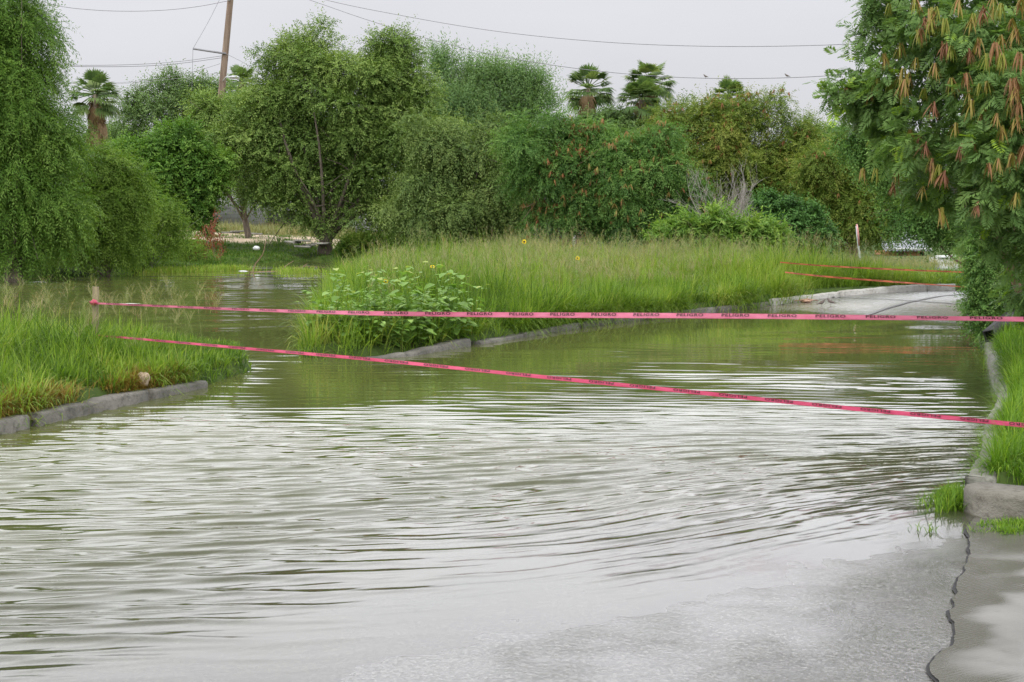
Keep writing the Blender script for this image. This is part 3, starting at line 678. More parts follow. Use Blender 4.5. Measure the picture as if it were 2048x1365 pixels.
# ---------------------------------------------------------------- trees
def foliage(g, rg, C, Rr, ntw, K, tl, Lf, Wf, droop, upn=.45, shell=.45, jit=.05, spike=.1):
    w = np.prod(Rr, 1) ** (2 / 3); idx = rg.choice(len(C), ntw, p=w / w.sum())
    d = nrm(rg.normal(size=(ntw, 3)) + [0, 0, .5])
    p0 = C[idx] + d * Rr[idx] * (1 - shell * rg.random((ntw, 1)) ** 1.5)
    td = nrm(d * .9 + rg.normal(0, .5, (ntw, 3)) + [0, 0, -droop + .15])
    tls = tl * rg.uniform(.6, 1.25, (ntw, 1)); dr = np.full((ntw, 1), droop)
    sp = (rg.random(ntw) < spike) & (d[:, 2] > .1)            # stray shoots that break the outline
    td[sp] = nrm(td[sp] * .5 + d[sp] * .5 + [0, 0, .35]); tls[sp] *= 1.5; dr[sp] *= .35
    s = (np.arange(K) + rg.random((ntw, K))) / K
    P = p0[:, None] + td[:, None] * (s * tls)[..., None]; P[..., 2] -= dr * .55 * s ** 2 * tls
    tn = nrm(d * 1.1 + [0, 0, upn + .25] + rg.normal(0, .42, (ntw, 3)))           # each spray lies roughly in one plane
    ts = nrm(np.cross(td, tn)); sg = np.where(np.arange(K) % 2, 1., -1.)[None, :, None]
    ax = nrm(td[:, None] * .75 + ts[:, None] * sg * .8 + rg.normal(0, .28, (ntw, K, 3)) + [0, 0, -droop * .45])
    nn = tn[:, None] + rg.normal(0, .2, (ntw, K, 3))
    sd = nrm(np.cross(ax, nn)); nn = np.cross(sd, ax)
    L_ = Lf * rg.uniform(.6, 1.25, (ntw, K, 1)); W_ = Wf * rg.uniform(.7, 1.2, (ntw, K, 1)) * .5
    v0 = P; v2 = P + ax * L_ - nn * L_ * .12
    mid = P + ax * L_ * .45 + nn * L_ * .06
    V = np.stack([v0, mid + sd * W_, v2, mid - sd * W_], 2).reshape(-1, 3)
    cl = rg.normal(0, .15, len(C))
    r = np.clip(np.repeat(rg.normal(.47, .17, ntw) + cl[idx] + .12 * sp, K) + (.34 * (s - .5)).ravel() + rg.normal(0, jit, ntw * K), 0, 1)
    g.add(V, np.arange(len(V)).reshape(-1, 4), r=r)
    return p0, td, d
def subclumps(rg, E, d, m, size=(.26, .46), dy=.8, spread=.92):
    C, Rr = [], []
    for (cx, cy, rx, ry) in E:
        c = A(cx, cy, d); k = d / FPX; wx, wz = rx * k, ry * k; wy = dy * .5 * (wx + wz)
        q = max(5, int(.9 * m * (rx * ry) / 8000 + 5)); u = nrm(rg.normal(size=(q, 3))) * (.6 + .4 * rg.random((q, 1))) * spread
        u[0] = 0
        C.append(c + u * [wx, wy, wz]); f = size[0] + (size[1] - size[0]) * rg.random((q, 1)) ** 1.4; f[0] = size[1] * 1.25
        base = min(wx, wz) * .6 + .4 * .5 * (wx + wz)
        Rr.append(np.clip(f * base * rg.uniform(.75, 1.25, (q, 3)) * [1.15, 1.15, .75], .16, 9))
    return np.concatenate(C), np.concatenate(Rr)
def limbs(g, rg, base, top, rad, C, nl, sag=.25, sides=7, trunk_pts=None):
    top = np.asarray(top); base = np.asarray(base)
    tp = trunk_pts if trunk_pts is not None else smoothline([base - [0, 0, .3], base + (top - base) * .5 + rg.normal(0, .04, 3) * np.linalg.norm(top - base), top], 9)
    rr = np.interp(np.linspace(0, 1, len(tp)), [0, .12, 1], [rad * 1.35, rad, rad * .72])
    tube(g, tp, rr, sides + 2)
    pick = rg.choice(len(C), min(nl, len(C)), replace=False)
    for i in pick:
        e = C[i]; v = e - top; k = rg.integers(len(tp) // 2, len(tp)); s = tp[k]
        mid = s + (e - s) * .5 + np.array([0, 0, sag * np.linalg.norm(v) * rg.uniform(-.2, .6)]) + rg.normal(0, .07, 3) * np.linalg.norm(v)
        p = smoothline([s, mid, e], 8); r0 = rad * rg.uniform(.2, .4)
        tube(g, p, np.linspace(r0, r0 * .12, 8), 5)
        for _ in range(2):
            a = p[rg.integers(3, 7)]; b = a + rg.normal(0, .3, 3) * np.linalg.norm(v) * .6 + [0, 0, .1]
            tube(g, smoothline([a, (a + b) / 2 + rg.normal(0, .08, 3), b], 5), np.linspace(r0 * .35, r0 * .08, 5), 4)
def tree(name, label, cat, d, base_px, E, mat, seed, ntw, K=10, tl=.7, Lf=.13, Wf=.055, droop=.3, m=10, bark='bark',
         rad=.16, nl=14, fork=.3, pods=0, group=None, size=(.26, .46), upn=.45, dy=.8, zb=None, spike=.07, podsize=.22, podmat='podfar'):
    rg = R(seed); b = A(base_px, 440, d); z = float(ground_z(np.array([b[0]]), np.array([b[1]]))[0]) if zb is None else zb
    base = np.array([b[0], b[1], z - .05]); t = empty(name, base, label, cat, group)
    C, Rr = subclumps(rg, E, d, m, size, dy)
    cen = C.mean(0); top = base + np.array([(cen[0] - base[0]) * .3, (cen[1] - base[1]) * .3, max(.4, (cen[2] - base[2]) * fork)])
    g = Geo(); limbs(g, rg, base, top, rad, C, nl)
    g.build("trunk", MAT[bark], t, base, smooth=True)
    ntw = int(ntw * 2.0); g = Geo(); p0, td, dd = foliage(g, rg, C, Rr, ntw, K, tl, Lf * .8, Wf * .82, droop, upn, spike=spike)
    g.build("crown", MAT[mat], t, base)
    if pods:
        g = Geo(); k = rg.choice(ntw, pods, p=(lambda w: w / w.sum())(np.exp(1.2 * dd[:, 2]) * (fbm(p0[:, 0] * .8, p0[:, 2] * .8, seed) > .45) + 1e-4))
        q = 6; P = np.repeat(p0[k] + dd[k] * .16 + td[k] * .15, q, 0); n = len(P)
        az = rg.uniform(0, 6.28, n)
        blades(g, P, podsize * rg.uniform(.6, 1.2, n), np.full(n, podsize * .16), az, np.full(n, np.pi * .9) - np.abs(rg.normal(0, .22, n)), np.clip(np.repeat(rg.normal(.5, .25, pods), q) + rg.normal(0, .1, n), 0, 1), 2, .08, .92)
        tag(g.build("seed_pods", MAT[podmat], t, base), kind="stuff")
    return t

tree("willow_tree", "tall feathery green willow at the left edge of the picture", "tree", 38, 30,
     [(0, 10, 110, 90), (25, 120, 100, 80), (-40, 220, 150, 110), (45, 250, 95, 90), (60, 340, 95, 90), (0, 400, 145, 85), (70, 445, 105, 60), (-90, 60, 110, 160), (10, 490, 125, 38), (110, 490, 60, 30)],
     'willow', 11, 9000, 15, .62, .15, .032, .85, m=7, rad=.28, nl=24, size=(.38, .6), spike=.03)
tree("willow_shrub", "yellowish feathery willow shrub beside the tall left willow", "shrub", 42, 215,
     [(190, 340, 50, 60), (215, 400, 75, 70), (160, 450, 85, 62), (235, 475, 58, 42), (250, 400, 30, 50)],
     'willow2', 12, 4600, 13, .6, .14, .03, .8, m=8, rad=.1, nl=14, size=(.34, .55), spike=.03)
tree("round_tree", "bright green round-crowned tree behind the willow shrub", "tree", 57, 350,
     [(330, 295, 65, 45), (275, 330, 55, 50), (395, 335, 55, 50), (330, 375, 100, 60), (390, 410, 50, 40), (290, 420, 55, 40)],
     'bright', 13, 5200, 10, .55, .17, .075, .25, m=12, rad=.14)
tree("spindly_tree", "thin olive tree with open twiggy top behind the leaning pole", "tree", 84, 370,
     [(340, 175, 45, 35), (290, 205, 40, 28), (400, 190, 40, 40), (445, 205, 45, 55), (345, 230, 95, 50), (440, 260, 70, 60), (265, 245, 45, 40), (250, 300, 60, 50)],
     'far', 14, 3000, 9, .8, .2, .085, .25, m=10, rad=.16, nl=22)
tree("mesquite_tree", "largest twin-domed tree leaning out over the flooded bank", "tree", 58.9, 648,
     [(630, 75, 35, 30), (625, 130, 75, 60), (560, 125, 50, 35), (765, 95, 60, 40), (780, 150, 80, 70), (820, 110, 35, 30), (690, 200, 120, 80), (570, 210, 65, 65),
      (620, 290, 120, 70), (760, 270, 100, 90), (650, 370, 95, 50), (560, 340, 60, 55), (740, 360, 90, 60), (700, 425, 70, 35), (610, 425, 55, 35), (540, 385, 60, 45), (770, 425, 70, 50), (490, 280, 70, 70), (540, 230, 60, 60), (650, 455, 40, 22), (850, 200, 50, 60), (860, 300, 60, 70)],
     'mesq', 15, 16500, 11, .65, .135, .055, .35, m=14, rad=.34, nl=30, fork=.2, spike=.04)
tree("low_tree", "dull olive low-limbed tree left of the big twin-domed tree", "tree", 66, 500,
     [(470, 230, 60, 50), (430, 270, 50, 50), (500, 300, 60, 55), (450, 350, 50, 45), (520, 370, 45, 35), (420, 330, 45, 50), (440, 240, 60, 60)],
     'mesq', 16, 4200, 10, .65, .15, .065, .35, m=11, rad=.17)
tree("drooping_tree", "grey-green tree with drooping skirts right of the twin-domed tree", "tree", 55, 930,
     [(890, 290, 75, 50), (960, 320, 70, 55), (880, 370, 90, 70), (990, 390, 65, 80), (930, 420, 110, 60), (830, 430, 55, 55), (1000, 460, 65, 40), (890, 470, 100, 32), (1040, 420, 45, 60), (850, 260, 60, 40), (1000, 280, 60, 50)],
     'droop', 17, 8500, 11, .7, .125, .05, .75, m=12, rad=.22, nl=20)
tree("wispy_tree", "tall wispy grey-green thicket poking above the far treeline", "tree", 86, 960,
     [(880, 150, 28, 32), (915, 195, 50, 45), (960, 180, 30, 38), (1000, 175, 32, 40), (1050, 195, 38, 35), (970, 240, 130, 50), (1080, 215, 35, 40), (940, 150, 14, 26), (1030, 165, 10, 24), (1060, 175, 10, 24), (880, 130, 14, 20), (985, 150, 10, 22)],
     'wisp', 18, 4300, 10, 1.2, .24, .06, -.45, m=12, rad=.1, nl=34)
tree("leucaena_tree", "pod-laden green tree right of the drooping grey-green tree", "tree", 51, 1130,
     [(1095, 255, 50, 28), (1045, 285, 50, 50), (1150, 270, 40, 30), (1200, 300, 50, 45), (1170, 330, 75, 60), (1110, 360, 75, 60), (1190, 390, 75, 60), (1110, 430, 60, 50), (1190, 445, 80, 35), (1230, 300, 60, 50), (1060, 330, 60, 60)],
     'leuc', 19, 6500, 13, .6, .125, .036, .55, m=12, bark='barklt', rad=.14, nl=20, pods=900, podsize=.26)
tree("leucaena_tree", "bright green pod tree left of the bare grey shrub", "tree", 50, 1290,
     [(1250, 290, 40, 30), (1310, 300, 55, 45), (1300, 350, 80, 60), (1365, 380, 45, 50), (1260, 400, 70, 55), (1350, 430, 70, 50), (1290, 450, 90, 40), (1240, 340, 50, 60), (1390, 400, 40, 50)],
     'leuc', 20, 5600, 13, .6, .125, .036, .55, m=12, bark='barklt', rad=.13, nl=18, pods=600, podsize=.26)
tree("olive_tree", "broad olive-yellow tree with brown pods behind the bare grey shrub", "tree", 60, 1500,
     [(1390, 235, 70, 35), (1340, 255, 50, 35), (1430, 205, 40, 18), (1500, 205, 40, 20), (1470, 225, 80, 40), (1540, 235, 60, 45), (1600, 280, 45, 45), (1420, 300, 80, 50), (1500, 310, 110, 70), (1590, 350, 65, 60), (1450, 380, 90, 65), (1540, 400, 100, 60), (1350, 270, 60, 45), (1640, 320, 50, 60), (1380, 340, 60, 60)],
     'olive', 21, 9000, 12, .65, .135, .042, .4, m=12, bark='barklt', rad=.18, nl=22, pods=900, podsize=.26)
tree("evergreen_bush", "dark glossy evergreen bush right of the bare grey shrub", "bush", 48, 1560,
     [(1555, 430, 50, 35), (1520, 460, 40, 30), (1590, 450, 45, 45), (1560, 475, 75, 28), (1625, 480, 40, 25)],
     'dark', 22, 3600, 10, .4, .14, .07, .2, m=12, rad=.1)
tree("roadside_tree", "dull olive tree standing behind the leaning road sign", "tree", 55, 1720,
     [(1660, 330, 45, 45), (1700, 300, 55, 35), (1740, 340, 60, 50), (1690, 390, 75, 55), (1770, 400, 50, 60), (1700, 450, 80, 45), (1640, 420, 55, 60), (1755, 440, 45, 30), (1640, 340, 50, 60), (1620, 470, 50, 30)],
     'olive', 23, 6800, 12, .6, .125, .04, .5, m=12, bark='barklt', rad=.15, nl=18, pods=260, podsize=.22)
tree("leucaena_tree", "leafy green tree whose branches droop behind the nearest pod tree", "tree", 30, 1985,
     [(1715, 285, 40, 22), (1760, 310, 55, 30), (1800, 350, 60, 45), (1850, 400, 60, 60), (1900, 350, 70, 80), (1880, 450, 40, 25), (1935, 440, 50, 45), (1960, 300, 70, 90), (1995, 480, 50, 50)],
     'leuc', 24, 7000, 10, .45, .1, .032, .5, m=14, bark='barklt', rad=.1, nl=26, pods=130, podsize=.2, podmat='pod')
tree("dense_tree", "dark dense tree between the two fan palms", "tree", 92, 1225,
     [(1215, 245, 40, 24), (1255, 258, 45, 26), (1165, 262, 45, 22), (1230, 290, 110, 35)], 'far', 25, 2600, 9, .7, .22, .1, .2, m=10, rad=.2)
tree("dense_tree", "pale distant tree over the middle of the treeline", "tree", 95, 1010,
     [(1000, 265, 90, 45), (900, 250, 70, 50), (1090, 265, 70, 40), (1000, 350, 170, 70), (850, 320, 80, 90), (1100, 400, 120, 50), (900, 440, 120, 40)], 'far', 26, 5200, 9, .8, .22, .1, .2, m=10, rad=.2)
tree("dense_tree", "distant tree filling the gap right of the palms", "tree", 95, 1340,
     [(1330, 255, 60, 32), (1385, 240, 50, 30), (1340, 310, 120, 60), (1400, 400, 140, 60), (1600, 330, 110, 80), (1620, 430, 120, 50)], 'far', 27, 5000, 9, .8, .22, .1, .2, m=10, rad=.2)
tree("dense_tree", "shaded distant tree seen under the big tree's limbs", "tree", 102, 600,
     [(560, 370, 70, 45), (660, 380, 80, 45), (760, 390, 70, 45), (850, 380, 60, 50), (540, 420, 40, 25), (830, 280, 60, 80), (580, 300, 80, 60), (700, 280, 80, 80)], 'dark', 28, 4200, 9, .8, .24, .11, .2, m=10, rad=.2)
tree("dense_tree", "distant dark tree behind the left willow", "tree", 90, 120,
     [(60, 340, 90, 60), (160, 310, 60, 45), (240, 300, 50, 45), (200, 360, 80, 50)], 'far', 29, 2600, 9, .8, .22, .1, .2, m=10, rad=.2)
tree("dense_tree", "distant tree behind the far end of the road", "tree", 90, 1850,
     [(1790, 330, 70, 60), (1880, 340, 80, 70), (1960, 330, 80, 80), (1840, 410, 90, 45), (1960, 410, 70, 50)], 'far', 30, 3800, 9, .8, .22, .1, .2, m=10, rad=.2)
# young growth
for i, (px, E, lab) in enumerate((
        (1350, [(1340, 475, 25, 22), (1370, 468, 18, 26)], "small lime sapling at the left of the sapling row"),
        (1440, [(1440, 450, 22, 26), (1432, 470, 34, 28), (1470, 470, 25, 22)], "tallest lime sapling in the row below the bare shrub"),
        (1540, [(1500, 482, 28, 18), (1545, 485, 34, 18), (1520, 470, 20, 12)], "lime bush at the right of the sapling row"))):
    tree("sapling", lab, "sapling", 39, px, E, 'lime', 40 + i, 260, 13, .5, .2, .05, .35, m=14, rad=.03, nl=10, bark='barklt', group="young saplings along the median's back edge")
tree("sapling", "slender pale sapling on the left bank by the red weeds", "sapling", 45, 300,
     [(320, 415, 35, 20), (290, 440, 35, 25), (350, 440, 35, 18), (310, 480, 50, 28), (270, 500, 40, 30)], 'willow2', 45, 1100, 11, .6, .12, .028, .8, m=12, rad=.05, nl=12, bark='twig')
tree("bush", "low dark bush under the right of the twin-domed tree", "bush", 58, 760, [(720, 492, 40, 16), (770, 490, 40, 18), (690, 500, 30, 12), (810, 485, 30, 18)], 'bank', 46, 1300, 9, .35, .16, .04, -.2, m=12, rad=.04)
tree("bush", "dark leafy bush on the right verge below the leaning trunks", "bush", 18.5, 2040,
     [(1990, 510, 45, 40), (1972, 575, 34, 45), (1995, 610, 40, 40), (2010, 480, 50, 40), (1985, 640, 32, 28), (2060, 620, 50, 40), (2030, 640, 40, 25)], 'leuc', 47, 3000, 12, .24, .06, .02, .45, m=16, bark='barklt', rad=.03, nl=16)
tree("bush", "green bush on the far bank between willow shrub and sapling", "bush", 48, 250, [(250, 480, 60, 35), (210, 508, 60, 22), (380, 500, 40, 20), (150, 508, 70, 26), (60, 510, 90, 28), (280, 510, 50, 20)], 'willow2', 48, 2200, 10, .5, .12, .03, .6, m=12, rad=.05)

# bare shrub
def bare_shrub():
    rg = R(61); d = 44; b = A(1455, 440, d); base = np.array([b[0], b[1], float(ground_z(np.array([b[0]]), np.array([b[1]]))[0])])
    t = empty("bare_shrub", base, "leafless pale grey shrub among the green trees", "shrub"); g = Geo()
    def grow(p, dr, ln, r, lev):
        q = p + dr * ln; mid = (p + q) / 2 + rg.normal(0, .05, 3) * ln
        tube(g, smoothline([p, mid, q], 4), np.linspace(r, r * .65, 4), 4 if lev < 3 else 3, cap=False)
        if lev >= 5: return
        for _ in range(rg.integers(2, 4)):
            grow(q if rg.random() < .6 else mid, nrm(dr + rg.normal(0, .34, 3) + [0, 0, .1]), ln * rg.uniform(.6, .85), r * .66, lev + 1)
    for px, py in ((1400, 350), (1450, 355), (1500, 365), (1530, 390), (1475, 350), (1510, 380), (1385, 380), (1460, 400), (1520, 420), (1430, 400)):
        tip = A(px, py, d + rg.normal(0, .8)); v = tip - base
        grow(base, nrm(v + rg.normal(0, .15, 3)), np.linalg.norm(v) * .38, .02, 0)
    g.build("branches", MAT['twig'], t, base)
bare_shrub()

# ---------------------------------------------------------------- the near pod tree on the right verge
def near_tree():
    rg = R(71)
    base = np.array([6.05, 15.6, .12]); t = empty("leucaena_tree", base, "nearest tree, feathery leaves and hanging brown pods, on right verge", "tree")
    E = [(1900, 60, 130, 80, 13.5), (2010, 90, 120, 110, 13), (1990, 230, 120, 110, 12.6), (1860, 170, 110, 75, 13.6), (1780, 60, 60, 60, 14.2), (1790, 190, 80, 60, 14.2), (1880, 290, 110, 70, 13.2),
         (2010, 360, 80, 70, 12.4), (1930, 370, 70, 40, 13.4), (2060, 250, 80, 120, 12.6), (1990, 450, 60, 40, 12.8), (2080, 440, 60, 80, 12.6), (2150, 180, 120, 200, 13.6), (1840, -70, 140, 60, 13.8), (2010, -60, 140, 80, 13.4), (1735, 210, 40, 25, 14.0), (1850, 370, 50, 30, 13.8), (2060, 505, 40, 40, 13.0), (2060, 590, 30, 30, 14.2), (1745, 205, 45, 24, 14.0), (1800, 280, 45, 30, 13.8), (1700, 188, 28, 16, 14.0), (1775, 20, 45, 30, 14.0)]
    C, Rr = [], []
    for (cx, cy, rx, ry, d) in E:
        c, r = subclumps(rg, [(cx, cy, rx, ry)], d, 12, (.26, .42), .9, .95); C.append(c); Rr.append(r)
    C = np.concatenate(C); Rr = np.concatenate(Rr)
    g = Geo()
    stems = [((2052, 640), (2030, 560), (2000, 480), (1960, 330), (1935, 200)), ((2062, 640), (2044, 560), (2036, 470), (2030, 300), (2000, 60)), ((2075, 640), (2080, 540), (2100, 420), (2110, 200), (2140, 0))]
    ends = []
    for k, S in enumerate(stems):
        p = [base + [k * .12, 0, -.2]] + [A(x, y, 15.5 - .55 * i) for i, (x, y) in enumerate(S[1:])]
        pl = smoothline(p, 22); tube(g, pl, np.linspace(.062 - .01 * k, .024, 22), 8); ends.append(pl)
    for (x, y, d) in ((1690, 185, 14.0), (1740, 90, 14.2), (1790, 20, 14.2), (1775, 310, 14.0), (1830, 240, 13.8), (1880, 100, 13.4), (1850, 380, 13.6), (1930, 420, 13.2), (2000, 400, 12.5), (2040, 200, 12.3), (1990, 60, 12.8), (1900, 320, 13.2), (1960, 480, 13.0)):
        pl = ends[rg.integers(0, 2)]; s = pl[rg.integers(9, 19)]; e = A(x, y, d)
        p = smoothline([s, (s + e) / 2 + [0, 0, .25] + rg.normal(0, .1, 3), e], 12); tube(g, p, np.linspace(.028, .005, 12), 5)
    g.build("trunk", MAT['barklt'], t, base, smooth=True)
    # bipinnate leaves: a rachis with paired feather strips
    n = 9000; w = np.prod(Rr, 1) ** (2 / 3); idx = rg.choice(len(C), n, p=w / w.sum())
    dd = nrm(rg.normal(size=(n, 3)) + [0, -.15, .2]); p0 = C[idx] + dd * Rr[idx] * (1 - .5 * rg.random((n, 1)) ** 1.5)
    # sprays at the outermost left tips
    for (x, y, d) in ((1680, 180, 14.0), (1700, 175, 14.0), (1720, 65, 14.2), (1750, 80, 14.2), (1670, 190, 14.0), (1735, 60, 14.2), (1760, 10, 14.2), (1745, 5, 14.2), (1720, 130, 14.1), (1740, 150, 14.1), (1710, 200, 14)):
        k = rg.integers(0, n, 9); p0[k] = A(x, y, d) + rg.normal(0, .09, (9, 3)); dd[k] = nrm(rg.normal(0, .5, (9, 3)) + [-1, 0, .1])
    ax = nrm(dd * .8 + rg.normal(0, .6, (n, 3)) + [0, 0, -.25]); nn = nrm(dd * .4 + [0, -.1, .8] + rg.normal(0, .35, (n, 3)))
    sd = nrm(np.cross(ax, nn)); nn = np.cross(sd, ax); LL = rg.uniform(.11, .195, n)
    col = np.clip(rg.normal(.45, .2, n), 0, .9); col[rg.random(n) < .04] = 1.0
    gl = Geo(); K = 8
    s = np.linspace(.22, 1, K)
    for sgn in (-1, 1):
        P = p0[:, None] + ax[:, None] * (LL[:, None] * s)[..., None]; P = P - np.array([0, 0, 1]) * (.25 * LL[:, None] * s ** 2)[..., None]
        pa = nrm(sd[:, None] * sgn + ax[:, None] * .75 + rg.normal(0, .12, (n, K, 3)) + [0, 0, -.22])
        pl = (LL[:, None] * .42 * np.sin(np.pi * np.clip(s * .8 + .15, 0, 1)) + .015)[..., None]; pw = nrm(np.cross(pa, nn[:, None])) * .0085
        V = np.stack([P - pw * .5, P + pa * pl * .5 - pw, P + pa * pl, P + pa * pl * .5 + pw], 2).reshape(-1, 3)
        gl.add(V, np.arange(len(V)).reshape(-1, 4), r=np.clip(np.repeat(col, K) + rg.normal(0, .05, n * K), 0, 1))
    gl.build("crown", MAT['leucn'], t, base)
    # pod clusters, each a part: four kinds of bunch reused
    protos = []
    for kind in range(5):
        gp = Geo(); r2 = R(300 + kind); q = 9 + kind
        colr = [.08, .3, .5, .75, .95][kind]
        az = r2.uniform(0, 6.28, q); Ln = r2.uniform(.13, .19, q)
        blades(gp, r2.normal(0, .012, (q, 3)), Ln, np.full(q, .015), az, np.full(q, np.pi * .96) - np.abs(r2.normal(.05, .17, q)), np.clip(colr + r2.normal(0, .12, q), 0, 1), 3, .1, .9)
        protos.append(gp)
    spots = [(1780, 30), (1700, 200), (1690, 190), (1735, 205), (1780, 185), (1810, 200), (1850, 200), (1800, 110), (1850, 60), (1860, 40), (1890, 110), (1900, 115), (1870, 150), (1840, 290), (1850, 310), (1865, 340), (1930, 60), (1960, 40), (1950, 50), (2000, 30), (2020, 60), (2005, 95), (1975, 130), (1940, 200), (1950, 225), (1910, 270),
             (1985, 110), (2000, 130), (1880, 110), (1960, 190), (2030, 200), (2040, 230), (1990, 340), (1980, 350), (1880, 370), (1930, 170), (1840, 80), (1830, 140), (1725, 360), (1750, 360), (1790, 390), (1880, 440), (1950, 430), (2010, 280), (2035, 130), (1920, 20), (1900, 180), (1815, 170), (1995, 250), (1870, 230), (2040, 20), (1765, 130), (1755, 175), (1830, 20), (2025, 330), (1945, 300), (1970, 240), (1890, 60)] + [(float(a_), float(b_)) for a_, b_ in zip(rg.uniform(1790, 2050, 34), rg.uniform(10, 420, 34))]
    meshes = {}
    for i, (x, y) in enumerate(spots):
        kind = int(rg.choice(5, p=[.2, .2, .25, .2, .15]))
        d = 12.0 + max(0, (2000 - x)) * .0065 + rg.uniform(-.15, .1)
        p = A(x + rg.normal(0, 4), y - 22, d)
        if kind not in meshes:
            o = protos[kind].build("pod_cluster", MAT['pod'], t, (0, 0, 0)); meshes[kind] = o.data
        else:
            o = bpy.data.objects.new("pod_cluster", meshes[kind]); COL.objects.link(o); o.parent = t
        o.location = [float(v) for v in (p - base)]; o.rotation_euler[2] = rg.uniform(0, 6.28)
        s_ = rg.uniform(.75, 1.12); o.scale = (s_, s_, s_)
        if kind == 0: o["label"] = "still green pods"
near_tree()

# ---------------------------------------------------------------- fan palms
def palm(label, px, d, py_crown, rad_px, seed, dead=.25, skirt=True):
    rad_px *= 1.25; rg = R(seed); c = A(px, py_crown, d); k = d / FPX; rad = rad_px * k
    zb = float(ground_z(np.array([c[0]]), np.array([c[1]]))[0]); base = np.array([c[0], c[1], zb])
    t = empty("fan_palm", base, label, "palm")
    g = Geo(); tube(g, smoothline([base - [0, 0, .2], base + (c - base) * .5 + [.1, 0, 0], c], 12), np.linspace(.3, .2, 12), 9); g.build("trunk", MAT['palmtrunk'], t, base, smooth=True)
    gg, gd = Geo(), Geo()
    def fan(gx, dr, pet, fr, hang, r):
        up = np.array([0, 0, 1.]); sd = nrm(np.cross(dr, up + .01)); nn = np.cross(sd, dr)
        q = c + dr * pet + np.array([0, 0, -hang * pet * .3]); tube(gx, smoothline([c, (c + q) / 2 + [0, 0, .04], q], 4), .025, 3, r=r, cap=False)
        m = 19; a = np.linspace(-1.35, 1.35, m) + rg.normal(0, .03, m); ln = fr * (.72 + .28 * np.cos(a)) * rg.uniform(.9, 1.08, m)
        da = dr * np.cos(a)[:, None] + sd * np.sin(a)[:, None]; wv = nrm(np.cross(da, nn)) * fr * .055
        p1 = q + da * ln[:, None] * .6 + nn * .02; p2 = q + da * ln[:, None] - [0, 0, 1] * (hang * .35 * ln)[:, None]
        V = np.stack([np.repeat(q[None], m, 0) - wv * .15, np.repeat(q[None], m, 0) + wv * .15, p1 + wv, p1 - wv, p2 + wv * .12, p2 - wv * .12], 1).reshape(-1, 3)
        b = np.arange(m)[:, None] * 6
        gx.add(V, np.concatenate([b + [0, 1, 2, 3], b + [3, 2, 4, 5]]), r=r)
    for i in range(54):
        uu = rg.uniform(-.6, 1); el = math.asin(uu); az = rg.uniform(0, 6.28)
        fan(gg, np.array([math.cos(az) * math.cos(el), math.sin(az) * math.cos(el), math.sin(el)]), rad * rg.uniform(.46, .62), rad * rg.uniform(.4, .52), .35 + .5 * (1 - uu), np.clip(rg.normal(.45, .25), 0, 1))
    gg.build("fronds", MAT['palm'], t, base)
    if skirt:
        for i in range(int(34 * dead) + 8):
            az = rg.uniform(0, 6.28); el = rg.uniform(-1.53, -1.15)
            fan(gd, np.array([math.cos(az) * math.cos(el), math.sin(az) * math.cos(el), math.sin(el)]), rad * rg.uniform(.08, .85), rad * rg.uniform(.3, .45), 1.8, np.clip(rg.normal(.5, .25), 0, 1))
        gd.build("dead_fronds", MAT['palmdead'], t, base)
palm("fan palm with a shaggy brown skirt beside the left willow", 192, 78, 190, 48, 81, 1.0)
palm("round-headed green fan palm, left of the pair above the treeline", 1176, 96, 178, 46, 82, .2)
palm("tallest fan palm above the treeline with brown hanging fronds", 1300, 96, 165, 45, 83, .5)
palm("shorter fan palm just under the tallest palm's head", 1283, 92, 195, 42, 84, .6)
palm("fan palm with only its top showing above the olive tree", 1458, 100, 192, 34, 85, .2)
palm("fan palm half hidden beside the lamp on the leaning pole", 482, 92, 165, 34, 86, .2)

# ---------------------------------------------------------------- pole, lamp, wires, birds
PD = 70.0
def pole():
    b = A(414, 440, PD); b[2] = .9; t = empty("utility_pole", b, "leaning brown wooden utility pole rising out of the trees", "pole")
    ptop = A(470, -95, PD); g = Geo()
    tube(g, np.linspace(b - [0, 0, .3], ptop, 12), np.linspace(.2, .135, 12), 10); g.build("shaft", MAT['pole'], t, b, smooth=True)
    g = Geo(); a1, a2 = A(386, 98, PD - .25), A(452, 108, PD - .2); tube(g, [a1, (a1 + a2) / 2, a2], .05, 5); g.build("side_arm", MAT['wire'], t, b)
    g = Geo(); p = A(458, 2, PD - .2); tube(g, [p, p + [0, 0, .12], p + [0, 0, .24]], [.05, .07, .04], 6); g.build("insulator", MAT['galv'], t, b)
    # street lamp on the pole
    g = Geo(); s = A(446, 163, PD - .15); e = A(462, 154, PD - .9)
    tube(g, smoothline([s, A(452, 155, PD - .5), e], 8), .03, 5); la = g.build("lamp_arm", MAT['galv'], t, b)
    g = Geo(); lump(g, A(468, 155, PD - 1.1), (.26, .2, .08), 3, 8, .05); g.build("lamp_head", MAT['galv'], t, b, smooth=True)
pole()
def wire(label, pts, r=.012):
    P = np.array([A(x, y, d) for (x, y, d) in pts]); P = smoothline(P, 60)
    g = Geo(); tube(g, P, r, 4)
    return tag(g.build("power_line", MAT['wire'], None, P[0]), label, "power line", "power lines strung across the sky")
wire("highest power line sagging to the right edge trees", [(468, -60, PD), (560, -25, 69), (650, 0, 68), (800, 31, 66), (1000, 64, 63), (1200, 84, 60), (1411, 93, 56), (1600, 92, 52), (1710, 88, 49), (1960, 70, 44)])
wire("power line carrying two perched birds", [(466, -50, PD), (540, -26, 69), (618, 0, 68), (740, 42, 66), (900, 90, 64), (1100, 130, 61), (1300, 152, 58), (1411, 157, 56), (1574, 156, 53), (1730, 146, 49), (1960, 120, 44)])
